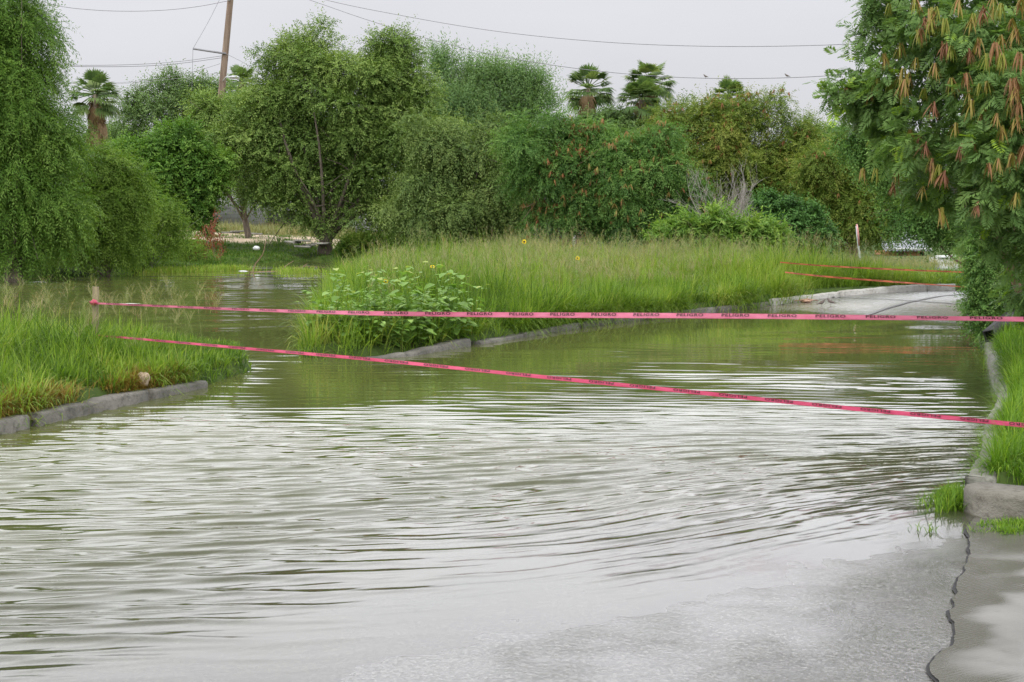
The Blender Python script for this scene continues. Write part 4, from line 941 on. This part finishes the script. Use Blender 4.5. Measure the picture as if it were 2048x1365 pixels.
wire("power line dipping across the top left corner", [(-200, -70, 60), (30, -15, 63), (100, 8, 64), (180, 20, 66), (250, 23, 67), (340, 20, 68), (400, 13, 69), (458, 2, PD)])
wire("upper of the paired lines from the left willow to the pole", [(-60, 118, 55), (90, 128, 58), (200, 131, 62), (300, 128, 65), (380, 121, 68), (446, 112, PD)])
wire("lower of the paired lines from the left willow to the pole", [(-60, 124, 55), (90, 131, 58), (200, 134, 62), (300, 132, 65), (380, 125, 68), (445, 116, PD)])
wire("thin line running behind the skirted palm to the pole", [(-60, 150, 90), (130, 166, 85), (230, 166, 82), (300, 160, 78), (380, 146, 74), (440, 128, PD)], .009)
wire("lowest thin line sagging behind the olive tree top", [(-60, 160, 90), (230, 168, 84), (330, 160, 79), (440, 146, PD)], .009)
wire("guy wire from the pole top to its side arm", [(440, -2, PD), (420, 38, PD), (386, 98, PD - .25)], .009)
wire("drop wire hanging from the end of the side arm", [(386, 98, PD - .25), (384, 170, PD), (380, 245, PD)], .009)
wire("line from the pole into the twin-domed tree", [(452, 108, PD), (480, 122, 68), (520, 146, 65), (560, 165, 62)], .012)
def bird(label, p, face, size, name="bird"):
    g = Geo(); f = np.array([math.cos(face), math.sin(face), 0]); u = np.array([0, 0, 1.]); s = size
    spine = [(-.62, .30), (-.40, .36), (-.2, .42), (0, .48), (.18, .58), (.27, .72), (.34, .80), (.42, .80), (.50, .78)]
    rad = [.03, .06, .13, .17, .15, .08, .085, .06, .006]
    P = np.array([p + f * a * s + u * b * s for a, b in spine]); tube(g, P, np.array(rad) * s, 9)
    sd = np.array([-f[1], f[0], 0])
    for k in (-1, 1): tube(g, [p + sd * k * .05 * s + u * .36 * s, p + sd * k * .06 * s + u * .15 * s + f * .02 * s, p + sd * k * .06 * s], .014 * s, 4)
    return tag(g.build(name, MAT['bird'], None, p, smooth=True), label, "bird", "small dark birds")
q = A(1411, 157, 56); bird("left bird perched on the power line", q + [0, 0, -.02], 2.6, .2)
q = A(1574, 156, 53); bird("right bird perched on the power line", q + [0, 0, -.02], 2.9, .2)
for px, py, fc, lab in ((1643, 614, .2, "left dove standing on the far wet road"), (1661, 613, 2.9, "right dove standing on the far wet road")):
    q = G(px, py, .02); q[2] = road_z(q[0], q[1]); bird(lab, q, fc, .17)

# ---------------------------------------------------------------- warning tape
def word_mesh():
    cu = bpy.data.curves.new("word", 'FONT'); cu.body = "PELIGRO"; cu.size = 1.0; cu.space_character = 1.15; cu.offset = .03
    o = bpy.data.objects.new("word", cu); COL.objects.link(o)
    me = bpy.data.meshes.new_from_object(o.evaluated_get(bpy.context.evaluated_depsgraph_get()))
    V = np.array([v.co[:] for v in me.vertices]); P = [list(p.vertices) for p in me.polygons]
    bpy.data.objects.remove(o); bpy.data.curves.remove(cu); bpy.data.meshes.remove(me)
    V = V - V.min(0); return V / V.max(0).clip(1e-6), P
WV, WP = word_mesh()
def tape(label, ctrl, height, mat, seed, flip=False, step=.375, wl=.225, words=True, lh=(.42, .96), depth_lin=True):
    """ctrl: (px, py, depth) along the strip; height: list of strip heights (m) along it"""
    P = np.array([A(*c) for c in ctrl]); C = smoothline(P, 500)
    s = np.concatenate([[0], np.cumsum(np.linalg.norm(np.diff(C, axis=0), axis=1))])
    rg = R(seed); tw = .6 * (fbm(s * .7, s * 0 + seed, seed) - .5) * 2
    T = nrm(np.gradient(C, axis=0)); out = nrm(np.stack([T[:, 1], -T[:, 0], 0 * s], 1))     # towards the viewer's side
    up = np.array([0, 0, 1.]) * np.cos(tw)[:, None] + out * np.sin(tw)[:, None]
    h = np.interp(np.linspace(0, 1, 500), np.linspace(0, 1, len(height)), height) * (1 + .08 * (fbm(s * 1.3, s * 0 + 4, seed + 1) - .5))
    v = np.linspace(-.5, .5, 6); fold = np.array([.002, .006, .001, .005, .0005, .003]) 
    V = C[:, None] + up[:, None] * (h[:, None] * v)[..., None] + out[:, None] * (fold * (1 + .6 * np.sin(s * 5 + seed))[:, None])[..., None]
    k = 6; i, j = np.meshgrid(np.arange(499), np.arange(k - 1), indexing='ij')
    g = Geo(); g.add(V, np.stack([i * k + j, (i + 1) * k + j, (i + 1) * k + j + 1, i * k + j + 1], -1).reshape(-1, 4))
    o = g.build("warning_tape", MAT[mat], None, C[0], smooth=True)
    tag(o, label, "warning tape", "strips of warning tape across the road")
    if words:
        x = .2
        while x < s[-1] - wl - .05:
            L1 = wl * (1 + rg.normal(0, .01)); wx, wy = WV[:, 0], WV[:, 1]
            if flip: wx, wy = 1 - wx, 1 - wy
            ss = x + wx * L1; idx = ss / s[-1] * 499; i0 = np.clip(np.searchsorted(s, ss) - 1, 0, 498)
            fr = ((ss - s[i0]) / (s[i0 + 1] - s[i0]))[:, None]
            c = C[i0] * (1 - fr) + C[i0 + 1] * fr; hh = h[i0]; uu = up[i0]; oo = out[i0]
            vv = lh[0] + wy * (lh[1] - lh[0]) - .5
            g = Geo(); g.add(c + uu * (hh * vv)[:, None] + oo * .0105, P=WP); g.build("lettering", MAT['ink'], o, C[0])
            x += step * (1 + rg.normal(0, .012))
    return o
post_d = 14.4
tape("upper pink warning tape lettered PELIGRO, stretched level across the road",
     [(190, 607, post_d), (320, 612.5, 13.75), (500, 620, 13.0), (745, 627, 12.1), (1000, 630, 11.7), (1400, 632, 10.8), (1800, 636, 9.95), (2048, 639, 9.4), (2160, 641, 9.15)],
     [.016, .019, .023, .030, .038, .043, .045, .042, .037, .034, .034], 'tapeu', 5)
tape("lower pink warning tape slanting down to the right, lettering upside down",
     [(196, 671, post_d), (320, 682, 13.7), (500, 698, 12.9), (760, 721, 12.0), (1024, 748, 11.5), (1400, 786, 10.6), (1700, 817, 9.9), (1900, 836, 9.4), (2048, 851, 8.95), (2160, 862, 8.75)],
     [.018, .022, .025, .028, .030, .031, .031, .030, .030, .030], 'tape', 8, flip=True, lh=(.38, .97))
tape("upper faded orange tape before the far grass", [(1560, 525, 27.5), (1600, 528.5, 27.2), (1760, 538, 26.2), (1940, 545, 25.2), (2010, 547, 24.8)], [.022, .027, .027, .025], 'tapeo', 11, wl=.24, step=.42)
tape("lower faded orange tape in front of the far kerb", [(1570, 545, 26.5), (1610, 549.5, 26.2), (1760, 562, 25), (1950, 576, 23.6), (2000, 580, 23.2)], [.026, .032, .03, .018, .016], 'tapeo', 12, wl=.24, step=.42)
b = A(189, 600, post_d); zb = float(ground_z(np.array([b[0]]), np.array([b[1]]))[0]); base = np.array([b[0], b[1], zb])
t = empty("wooden_stake", base, "weathered wooden stake holding the pink tapes on the left bank", "stake")
g = Geo(); box(g, base + [0, 0, (A(189, 574, post_d)[2] - zb) / 2 - .1], (.06, .05, A(189, 574, post_d)[2] - zb + .2), .2, .03); g.build("post", MAT['stake'], t, base)
g = Geo(); lump(g, A(187, 606, post_d - .05), (.035, .035, .028), 4, 9, .8); g.build("tape_knot", MAT['tape'], t, base)
b = A(2166, 641, 9.0); base = np.array([b[0], b[1], .1])
t = empty("wooden_stake", base, "wooden stake holding the pink tapes on the right verge", "stake")
g = Geo(); box(g, base + [0, 0, .45], (.06, .05, 1.3), .1); g.build("post", MAT['stake'], t, base)

# ---------------------------------------------------------------- sign, sheds, walls, bits
def sign():
    d = 39.5; b = A(1721, 540, d); top = A(1713, 449, d); t = empty("road_sign", b, "leaning octagonal road sign seen edge-on beside the far road", "sign")
    dr = nrm(top - b); g = Geo(); tube(g, np.linspace(b - dr * .6, top - dr * .05, 5), .032, 8); g.build("post", MAT['galv'], t, b)
    g = Geo(); c = A(1715.5, 471, d - .05); n = nrm(np.array([1, -.16, 0])); s = np.cross(dr, n)
    a = np.arange(8) * np.pi / 4 + np.pi / 8; ring = c + .33 * (np.cos(a)[:, None] * s + np.sin(a)[:, None] * dr)
    V = np.concatenate([ring - n * .012, ring + n * .012]); k = np.arange(8); kk = (k + 1) % 8
    g.add(V, np.stack([k, kk, kk + 8, k + 8], 1), P=[list(range(8))[::-1], list(range(8, 16))])
    g.build("plate", rough_mat("sign_paint", (.4, .12, .1), (.5, .32, .3), 9, .6), t, b)
sign()
def shed():
    d = 62; b = A(1812, 530, d); b[2] = .0; t = empty("shed", b, "small orange shed with corrugated grey roof beyond the road", "shed")
    w = 70 * d / FPX; zt = A(1812, 510, d)[2]; h = zt - b[2] + .15
    g = Geo(); box(g, b + [0, 1.2, h / 2], (w, 2.4, h)); g.build("wall", MAT['orange'], t, b)
    g = Geo(); x = np.linspace(-w / 2 - .25, w / 2 + .25, 60)
    zz = .025 * np.sin(x * 40); lo = np.stack([b[0] + x, np.full(60, b[1] - .4), zt + .18 + zz], 1); hi = np.stack([b[0] + x, np.full(60, b[1] + 2.8), zt + 1.25 + zz], 1)
    k = np.arange(59); g.add(np.concatenate([lo, hi, lo - [0, 0, .02], hi - [0, 0, .02]]), np.concatenate([np.stack([k, k + 1, k + 61, k + 60], 1), np.stack([k + 120, k + 180, k + 181, k + 121], 1)])); g.build("roof", MAT['roof'], t, b)
    g = Geo(); box(g, b + [0, -.42, h + .1], (w + .4, .05, .1)); g.build("fascia", MAT['whitem'], t, b)
    g = Geo(); box(g, b + [-w * .14, -.02, h * .45], (w * .24, .06, h * .8)); dr_ = g.build("door", MAT['dark_open'], t, b)
    for k in range(5): 
        g = Geo(); box(g, b + [-w * .14, -.07, h * (.2 + .15 * k)], (w * .22, .03, .05)); g.build("slat", MAT['barklt'], t, b)
    g = Geo(); box(g, b + [w * .44, -.03, h * .5], (w * .08, .06, h * .7)); g.build("window", MAT['dark_open'], t, b)
shed()
def white_tank():
    d = 44; b = A(1897, 543, d); b[2] = .04; t = empty("white_fridge", b, "dented white cabinet standing in grass left of the near tree", "cabinet")
    h = A(1897, 516, d)[2] - b[2]; w = .62
    g = Geo(); box(g, b + [0, .3, h / 2], (w, .55, h), -.2); g.build("body", MAT['whitem'], t, b)
    g = Geo(); box(g, b + [.02, .0, h * .3], (w * .92, .04, h * .5), -.2); box(g, b + [0, .3, h + .02], (w * .9, .6, .08), -.15); g.build("lid", MAT['litter'], t, b)
    for k in (-1, 1):
        g = Geo(); tube(g, [b + [k * .4, -.1, -.1], b + [k * .36, -.1, h * .3], b + [k * .3, -.1, h * .55]], .02, 5); g.build("leg", MAT['wire'], t, b)
white_tank()
for k, (px, py, h_) in enumerate(((1863, 520, 24), (1909, 515, 30))):
    d = 52; p = A(px, py, d); zb = .05; g = Geo(); box(g, [p[0], p[1], (p[2] + zb) / 2], (.13, .13, p[2] - zb + .2), .3)
    tag(g.build("fence_post", MAT['whitem'], None, [p[0], p[1], zb]), ["thin pale fence post left of the white cabinet", "pale concrete fence post right of the white cabinet"][k], "post")
def far_house():
    d = 90; b = A(468, 440, d); b[2] = 1.55; t = empty("block_house", b, "grey block house under the trees by the dirt track", "house")
    w, h = 3.6, 3.2
    g = Geo(); box(g, b + [0, 2, h / 2 - .3], (w, 4, h)); g.build("wall", MAT['block'], t, b)
    g = Geo(); p = A(450, 405, d - .05); box(g, p + [0, .03, 0], (.6, .1, .75)); f = g.build("window", MAT['whitem'], t, b)
    g = Geo(); box(g, b + [0, 2, h - .28], (w + .4, 4.4, .14)); g.build("roof", MAT['concrete'], t, b)
    g = Geo(); p0 = A(491, 442, d - 3); p1 = A(494, 385, d - 3); tube(g, [p0 - [0, 0, .4], (p0 + p1) / 2, p1], .1, 7)
    tag(g.build("concrete_post", MAT['litter'], None, p0), "pale concrete post in front of the grey block house", "post")
far_house()
p = A(530, 437, 92); g = Geo(); box(g, p + [.3, 0, -.1], (3.2, .2, 1.1)); tag(g.build("low_wall", MAT['darkheap'], None, p), "low dark wall right of the grey block house", "wall")
p = A(745, 465, 80); g = Geo(); box(g, p + [0, 0, .45], (1.9, .15, 1.6), .1); tag(g.build("panel_wall", MAT['block'], None, p), "grey block wall panel seen right of the leaning trunk", "wall")
p = A(772, 470, 78); g = Geo(); tube(g, [p - [0, 0, .3], p + [0, 0, .5], p + [.03, 0, 1.05]], .1, 7); tag(g.build("wood_post", MAT['pole'], None, p), "stout brown post beside the grey wall panel", "post")
g = Geo(); rg = R(8)
for k in range(9): box(g, A(735 + rg.uniform(-15, 25), 470 + rg.uniform(-3, 1), 78) , (rg.uniform(.5, 1.1), .1, .05), rg.uniform(-.4, .4), rg.uniform(-.2, .2))
tag(g.build("plank_pile", MAT['barklt'], None, A(745, 470, 78)), "scattered brown planks below the grey wall panel", "planks")
p = A(1150, 478, 60); g = Geo(); box(g, p + [-.2, .4, 0.0], (2.0, .3, 2.0), -.1); t = g.build("brick_wall", MAT['brick'], None, p); tag(t, "low brown brick wall under the pod trees", "wall")
p = A(1148, 478, 59); g = Geo(); box(g, p + [0, 0, .0], (.13, .12, 1.5)); tag(g.build("white_post", MAT['whitem'], None, p), "white post in front of the brick wall", "post")
p = A(1092, 485, 57); g = Geo(); lump(g, p, (.75, .8, .75), 12, 16, .5); box(g, p + [.0, -.75, .0], (.1, .1, 1.3), 0, .7); tag(g.build("dark_heap", MAT['darkheap'], None, p), "black rubbish heap beside the brick wall", "heap")
p = A(1135, 487, 57); g = Geo(); lump(g, p, (.12, .1, .16), 15, 9, .6); lump(g, p + [.08, 0, -.12], (.09, .1, .12), 16, 9, .6); tag(g.build("red_rag", MAT['rag'], None, p), "small red rag in front of the brick wall", "rag")
p = A(210, 420, 76); g = Geo(); box(g, p + [0, 0, -.3], (5.5, .3, 1.4)); tag(g.build("white_wall", MAT['whitem'], None, p), "white wall glimpsed through the willow shrub", "wall")

def on_ground(px, py, it=12):
    z = 0.0
    for _ in range(it):
        q = G(px, py, z); z = .5 * z + .5 * float(ground_z(np.array([q[0]]), np.array([q[1]]))[0])
    return q
q = on_ground(281, 770); g = Geo(); lump(g, q + [0, .1, .04], (.06, .055, .07), 21, 14, .45); tag(g.build("rock", MAT['rock'], None, q), "tan rock lying in the grass on the left bank", "rock")
q = on_ground(513, 500); g = Geo(); lump(g, q + [0, 0, .06], (.12, .1, .08), 22, 12, .4); tag(g.build("plastic_bag", MAT['litter'], None, q), "round white plastic bag on the far bank", "bag")
q = on_ground(478, 497); g = Geo(); lump(g, q + [0, 0, .14], (.1, .05, .05), 23, 9, .6); tag(g.build("litter", MAT['litter'], None, q), "white scrap left of the round plastic bag", "litter")
q = G(546, 517, .0); g = Geo(); lump(g, q, (.13, .1, .06), 24, 10, .5); tag(g.build("litter", MAT['litter'], None, q), "white scrap floating at the far water's edge", "litter")
def slab_pile(name, label, px, py, d, n, sx, mat, seed):
    rg = R(seed); p = A(px, py, d); g = Geo()
    for k in range(n): box(g, p + [rg.normal(0, sx * .4), rg.normal(0, .3), .05 + .06 * k], (sx * rg.uniform(.4, 1), .5, .07), rg.uniform(-.5, .5), rg.uniform(-.12, .12))
    tag(g.build(name, MAT[mat], None, p), label, "slabs")
slab_pile("slab_pile", "broken grey slabs lying left of the leaning tree trunk", 612, 496, 58, 5, .8, 'concrete', 31)
slab_pile("slab_pile", "flat pale slabs at the edge of the dirt track", 490, 470, 70, 3, 1.1, 'concrete', 32)
def snag():
    b = G(503, 545); t = empty("fallen_branch", b, "bare fallen branch sticking out of the flood water", "branch"); g = Geo(); d = b[1]
    tube(g, smoothline([b - [0, 0, .2], A(510, 530, d), A(525, 510, d), A(532, 480, d)], 9), np.linspace(.022, .009, 9), 5)
    for P in ([(505, 545), (560, 542), (620, 533), (650, 536)], [(560, 542), (575, 530), (588, 522)], [(505, 545), (490, 541)], [(600, 537), (615, 528)]):
        tube(g, smoothline([A(x, y, d + .02 * (x - 505)) for x, y in P], 8), np.linspace(.016, .007, 8), 4)
    g.build("limb", MAT['barklt'], t, b)
snag()
q = G(487, 543); g = Geo(); lump(g, q, (.16, .08, .02), 26, 9, .5); tag(g.build("litter", MAT['litter'], None, q), "flat pale scrap floating by the fallen branch", "litter")
rg = R(52)
g = Geo()
for px, py, n in ((610, 546, 60), (580, 543, 30), (470, 541, 60), (440, 541, 90), (400, 543, 100), (360, 545, 90), (320, 546, 90)):
    c = G(px, py); P = np.c_[rg.normal(c[0], .35, n * 6), rg.normal(c[1], .3, n * 6), np.zeros(n * 6)]
    blades(g, P, rg.uniform(.06, .26, n * 6), np.full(n * 6, .02), rg.uniform(0, 6.28, n * 6), np.abs(rg.normal(.6, .3, n * 6)), np.clip(rg.normal(.7, .2, n * 6), 0, 1))
tag(g.build("floating_weed", MAT['grass']), "mats of green weed along the far water's edge", kind="stuff")
# red weeds
def red_weed(px, py, tops, label):
    d = G(px, py)[1]; b = G(px, py); t = empty("red_weed", b, label, "weed", "red weeds on the left bank"); rg = R(px); gs = Geo()
    for (x, y) in tops:
        gl = Geo()
        e = A(x, y, d + rg.normal(0, .3)); p = smoothline([b, (b + e) / 2 + rg.normal(0, .08, 3), e], 10); tube(gs, p, np.linspace(.012, .005, 10), 4, cap=False)
        m = 130; k = rg.random(m) ** .5; P = np.stack([np.interp(k, np.linspace(0, 1, 10), p[:, i]) for i in range(3)], 1) + rg.normal(0, .07, (m, 3))
        blades(gl, P, rg.uniform(.05, .13, m), np.full(m, .03), rg.uniform(0, 6.28, m), np.abs(rg.normal(.7, .4, m)), rg.random(m), 2); gl.build("flower_spike", MAT['redweed'], t, b)
    gs.build("stem", MAT['barklt'], t, b)
red_weed(432, 535, [(432, 425), (424, 450), (440, 470)], "tallest red weed spike on the left bank")
red_weed(405, 537, [(408, 455), (398, 470), (412, 490)], "bushy red weed beside the tallest red spike")
red_weed(380, 538, [(383, 480), (390, 495)], "short red weed nearest the pale sapling")
# debris on the far road
q = G(1607, 603, .05); q[2] = float(road_z(q[0], q[1])); g = Geo(); rg = R(6)
for k in range(9): lump(g, q + [rg.normal(0, .1), rg.normal(0, .1), .03], (rg.uniform(.03, .09), rg.uniform(.03, .06), rg.uniform(.015, .035)), 40 + k, 8, .6)
tube(g, [q + [-.2, -.1, .03], q + [.1, 0, .06], q + [.3, .1, .03]], .01, 4)
tag(g.build("debris_pile", MAT['debris'], None, q), "brown debris heap washed up on the far road", "debris")
for (px, py, lab) in ((1602, 592, "pale scrap washed against the far kerb"), (1632, 591, "long dark twig lying by the far kerb")):
    q = G(px, py, .08); q[2] = float(road_z(q[0], q[1])) + .02; g = Geo()
    if 'twig' in lab: tube(g, smoothline([q + [-.45, 0, 0], q + [0, .08, .02], q + [.5, -.06, 0]], 8), .014, 4)
    else: lump(g, q, (.07, .05, .03), 61, 9, .6)
    tag(g.build("twig" if 'twig' in lab else "litter", MAT['bark' if 'twig' in lab else 'litter'], None, q), lab, "debris")
# black square tube in the right verge
a = A(1979, 672, 17.0); c = A(2016, 640, 17.6); t = nrm(c - a); mid = (a + c) / 2; u = nrm(np.cross(t, [0, 1, 0])); v = np.cross(t, u)
g = Geo(); 
def ringp(o, s): return np.array([o + u * i * s + v * j * s for i, j in ((-1, -1), (1, -1), (1, 1), (-1, 1))])
V = np.concatenate([ringp(a, .07), ringp(c + t * .5, .07), ringp(a, .055), ringp(a + t * .1, .055)]); k = np.arange(4); kk = (k + 1) % 4
g.add(V, np.concatenate([np.stack([k, kk, kk + 4, k + 4], 1), np.stack([k, k + 8, kk + 8, kk], 1), np.stack([k + 8, k + 12, kk + 12, kk + 8], 1)]), P=[[4, 5, 6, 7], [12, 13, 14, 15]])
tag(g.build("square_tube", MAT['black'], None, a), "black square tube jutting from the right verge grass", "tube")

# ---------------------------------------------------------------- wild sunflowers on the median's tip
def heart_leaves(g, rg, P, dr, size, r, sag=.5):
    n = len(P); dr = nrm(dr + [0, 0, -.35]); sd = nrm(np.cross(dr, [0, 0, 1.]) + rg.normal(0, .15, (n, 3))); nn = np.cross(sd, dr); s = size[:, None]
    base = P; v = [base, base + dr * s * .1 + sd * s * .36 + nn * s * .07, base + dr * s * .5 + sd * s * .36 + nn * s * .06, base + dr * s - nn * s * .18 * sag,
                   base + dr * s * .5 - sd * s * .36 + nn * s * .06, base + dr * s * .1 - sd * s * .36 + nn * s * .07, base + dr * s * .5]
    V = np.stack(v, 1).reshape(-1, 3); b = np.arange(n)[:, None] * 7
    g.add(V, np.concatenate([b + [0, 1, 2, 6], b + [6, 2, 3, 3]][:1] + [b + [0, 6, 4, 5]]), T=np.concatenate([b + [6, 2, 3], b + [6, 3, 4]]), r=None)
    g.rq[-1] = np.concatenate([r, r]); g.rt[-1] = np.concatenate([r, r])
def sunflower_plant(seed, loc, stems, hmin, hmax, nleaf, label, group, lsize=.13, spread=.3):
    rg = R(seed); t = empty("sunflower_plant", loc, label, "wild sunflower", group); gs, gl = Geo(), Geo(); tips = []
    for k in range(stems):
        az = rg.uniform(0, 6.28); h = rg.uniform(hmin, hmax); e = np.array([math.cos(az) * spread * rg.uniform(.3, 1.2), math.sin(az) * spread * rg.uniform(.3, 1.2), h])
        p = smoothline([[0, 0, -.1], e * [.45, .45, .5], e], 10); tube(gs, p, np.linspace(.009, .004, 10), 5, cap=False); tips.append(e)
        kk = rg.uniform(.12, 1, nleaf); P = np.stack([np.interp(kk, np.linspace(0, 1, 10), p[:, i]) for i in range(3)], 1)
        a2 = rg.uniform(0, 6.28, nleaf); D = np.stack([np.cos(a2), np.sin(a2), rg.uniform(-.1, .5, nleaf)], 1); pl = rg.uniform(.03, .12, nleaf)[:, None]
        heart_leaves(gl, rg, P + D * pl, D, lsize * rg.uniform(.55, 1.2, nleaf) * (1.15 - .5 * kk), np.clip(rg.normal(.5, .2, nleaf), 0, .95 if rg.random() < .9 else 1))
    loc = np.asarray(loc); 
    for G_ in (gs, gl): G_.V = [v + loc for v in G_.V]
    gs.build("stem", MAT['weed'], t, loc); gl.build("leaves", MAT['weed'], t, loc)
    return t
def flower(parent, p, face, size):
    loc = np.array(parent.location); f = nrm(np.array(face, float)); s = nrm(np.cross(f, [0, 0, 1])); u = np.cross(s, f); g = Geo(); rg = R(int(p[0] * 1000) & 1023)
    m = 15; a = np.arange(m) * 2 * np.pi / m + rg.normal(0, .06, m); da = np.cos(a)[:, None] * s + np.sin(a)[:, None] * u; tn = -np.sin(a)[:, None] * s + np.cos(a)[:, None] * u
    q = p + f * .012; V = np.stack([q + da * size * .34 - tn * size * .1, q + da * size * .34 + tn * size * .1, q + da * size * .7 + tn * size * .16 + f * .006, q + da * size + f * -.004, q + da * size * .7 - tn * size * .16 + f * .006], 1).reshape(-1, 3)
    b = np.arange(m)[:, None] * 5; g.add(V, P=[list(r) for r in (b + np.arange(5))]); fl = g.build("flower_head", MAT['petal'], parent, loc)
    g = Geo(); lump(g, q, (size * .4, size * .4, size * .2), 3, 9, .1); V = g.V[0] - q; g.V[0] = q + V[:, :1] * s + V[:, 1:2] * u + V[:, 2:] * f
    d = g.build("disc", MAT['disc'], None, loc, smooth=True); d.parent = fl; d.location = (0, 0, 0)
GRP = "leafy wild sunflowers clumped at the median's tip"
LBL = "leafy flowerless wild sunflower plant in the clump at the median's tip"
protos = [sunflower_plant(500 + k, (0, 0, -50), 8, .3, 1.1, 15, LBL, GRP, .2, .42) for k in range(3)]
rg = R(77); spots = [(-1.9, 17.4), (-1.75, 17.35), (-1.5, 17.55), (-1.2, 17.9), (-1.0, 18.2), (-2.3, 17.9), (-1.9, 18.1), (-1.5, 18.3), (-1.15, 18.8), (-.75, 18.75), (-2.25, 18.6), (-1.7, 18.9), (-.6, 19.2), (-1.25, 19.4), (-2.1, 19.2), (-2.35, 20.2)]
for i, (x, y) in enumerate(spots):
    z = float(ground_z(np.array([x]), np.array([y]))[0]); sc = rg.uniform(.55, 1.0)
    if i < 3: o = protos[i]; o.location = (x, y, z); o.rotation_euler[2] = rg.uniform(0, 6.28); o.scale = (sc, sc, sc)
    else: copy_thing(protos[i % 3], (x, y, z), rg.uniform(0, 6.28), sc)
def flowering(label, px, py, d, heads, seed, stems=3, nleaf=10):
    b = A(px, py, d); z = float(ground_z(np.array([b[0]]), np.array([b[1]]))[0]); loc = np.array([b[0], b[1], z])
    t = sunflower_plant(seed, loc, stems, .4, .7, nleaf, label, "flowering wild sunflowers on the median", .11, .15); gs = Geo()
    for (hx, hy, sz, fc) in heads:
        p = A(hx, hy, d); tube(gs, smoothline([loc, (loc + p) / 2 + [.03, 0, .05], p], 8), np.linspace(.009, .005, 8), 5); flower(t, p, fc, sz)
    gs.build("flower_stalk", MAT['weed'], t, loc)
flowering("sunflower with twin yellow heads over the leafy clump", 765, 600, 18.6, [(762, 562, .04, (-.7, -.7, .1)), (771, 563, .04, (.5, -.85, .1))], 521)
flowering("sunflower with one tilted yellow head right of the twin heads", 862, 590, 20.5, [(865, 535, .04, (.1, -.6, .8))], 522)
flowering("tallest sunflower, its yellow head against the dark trees", 1042, 540, 25, [(1048, 484, .046, (.3, -.95, .1))], 523, 4, 8)
flowering("small sunflower in the middle of the median grass", 1156, 550, 26, [(1155, 517, .042, (.1, -1, .1))], 524)
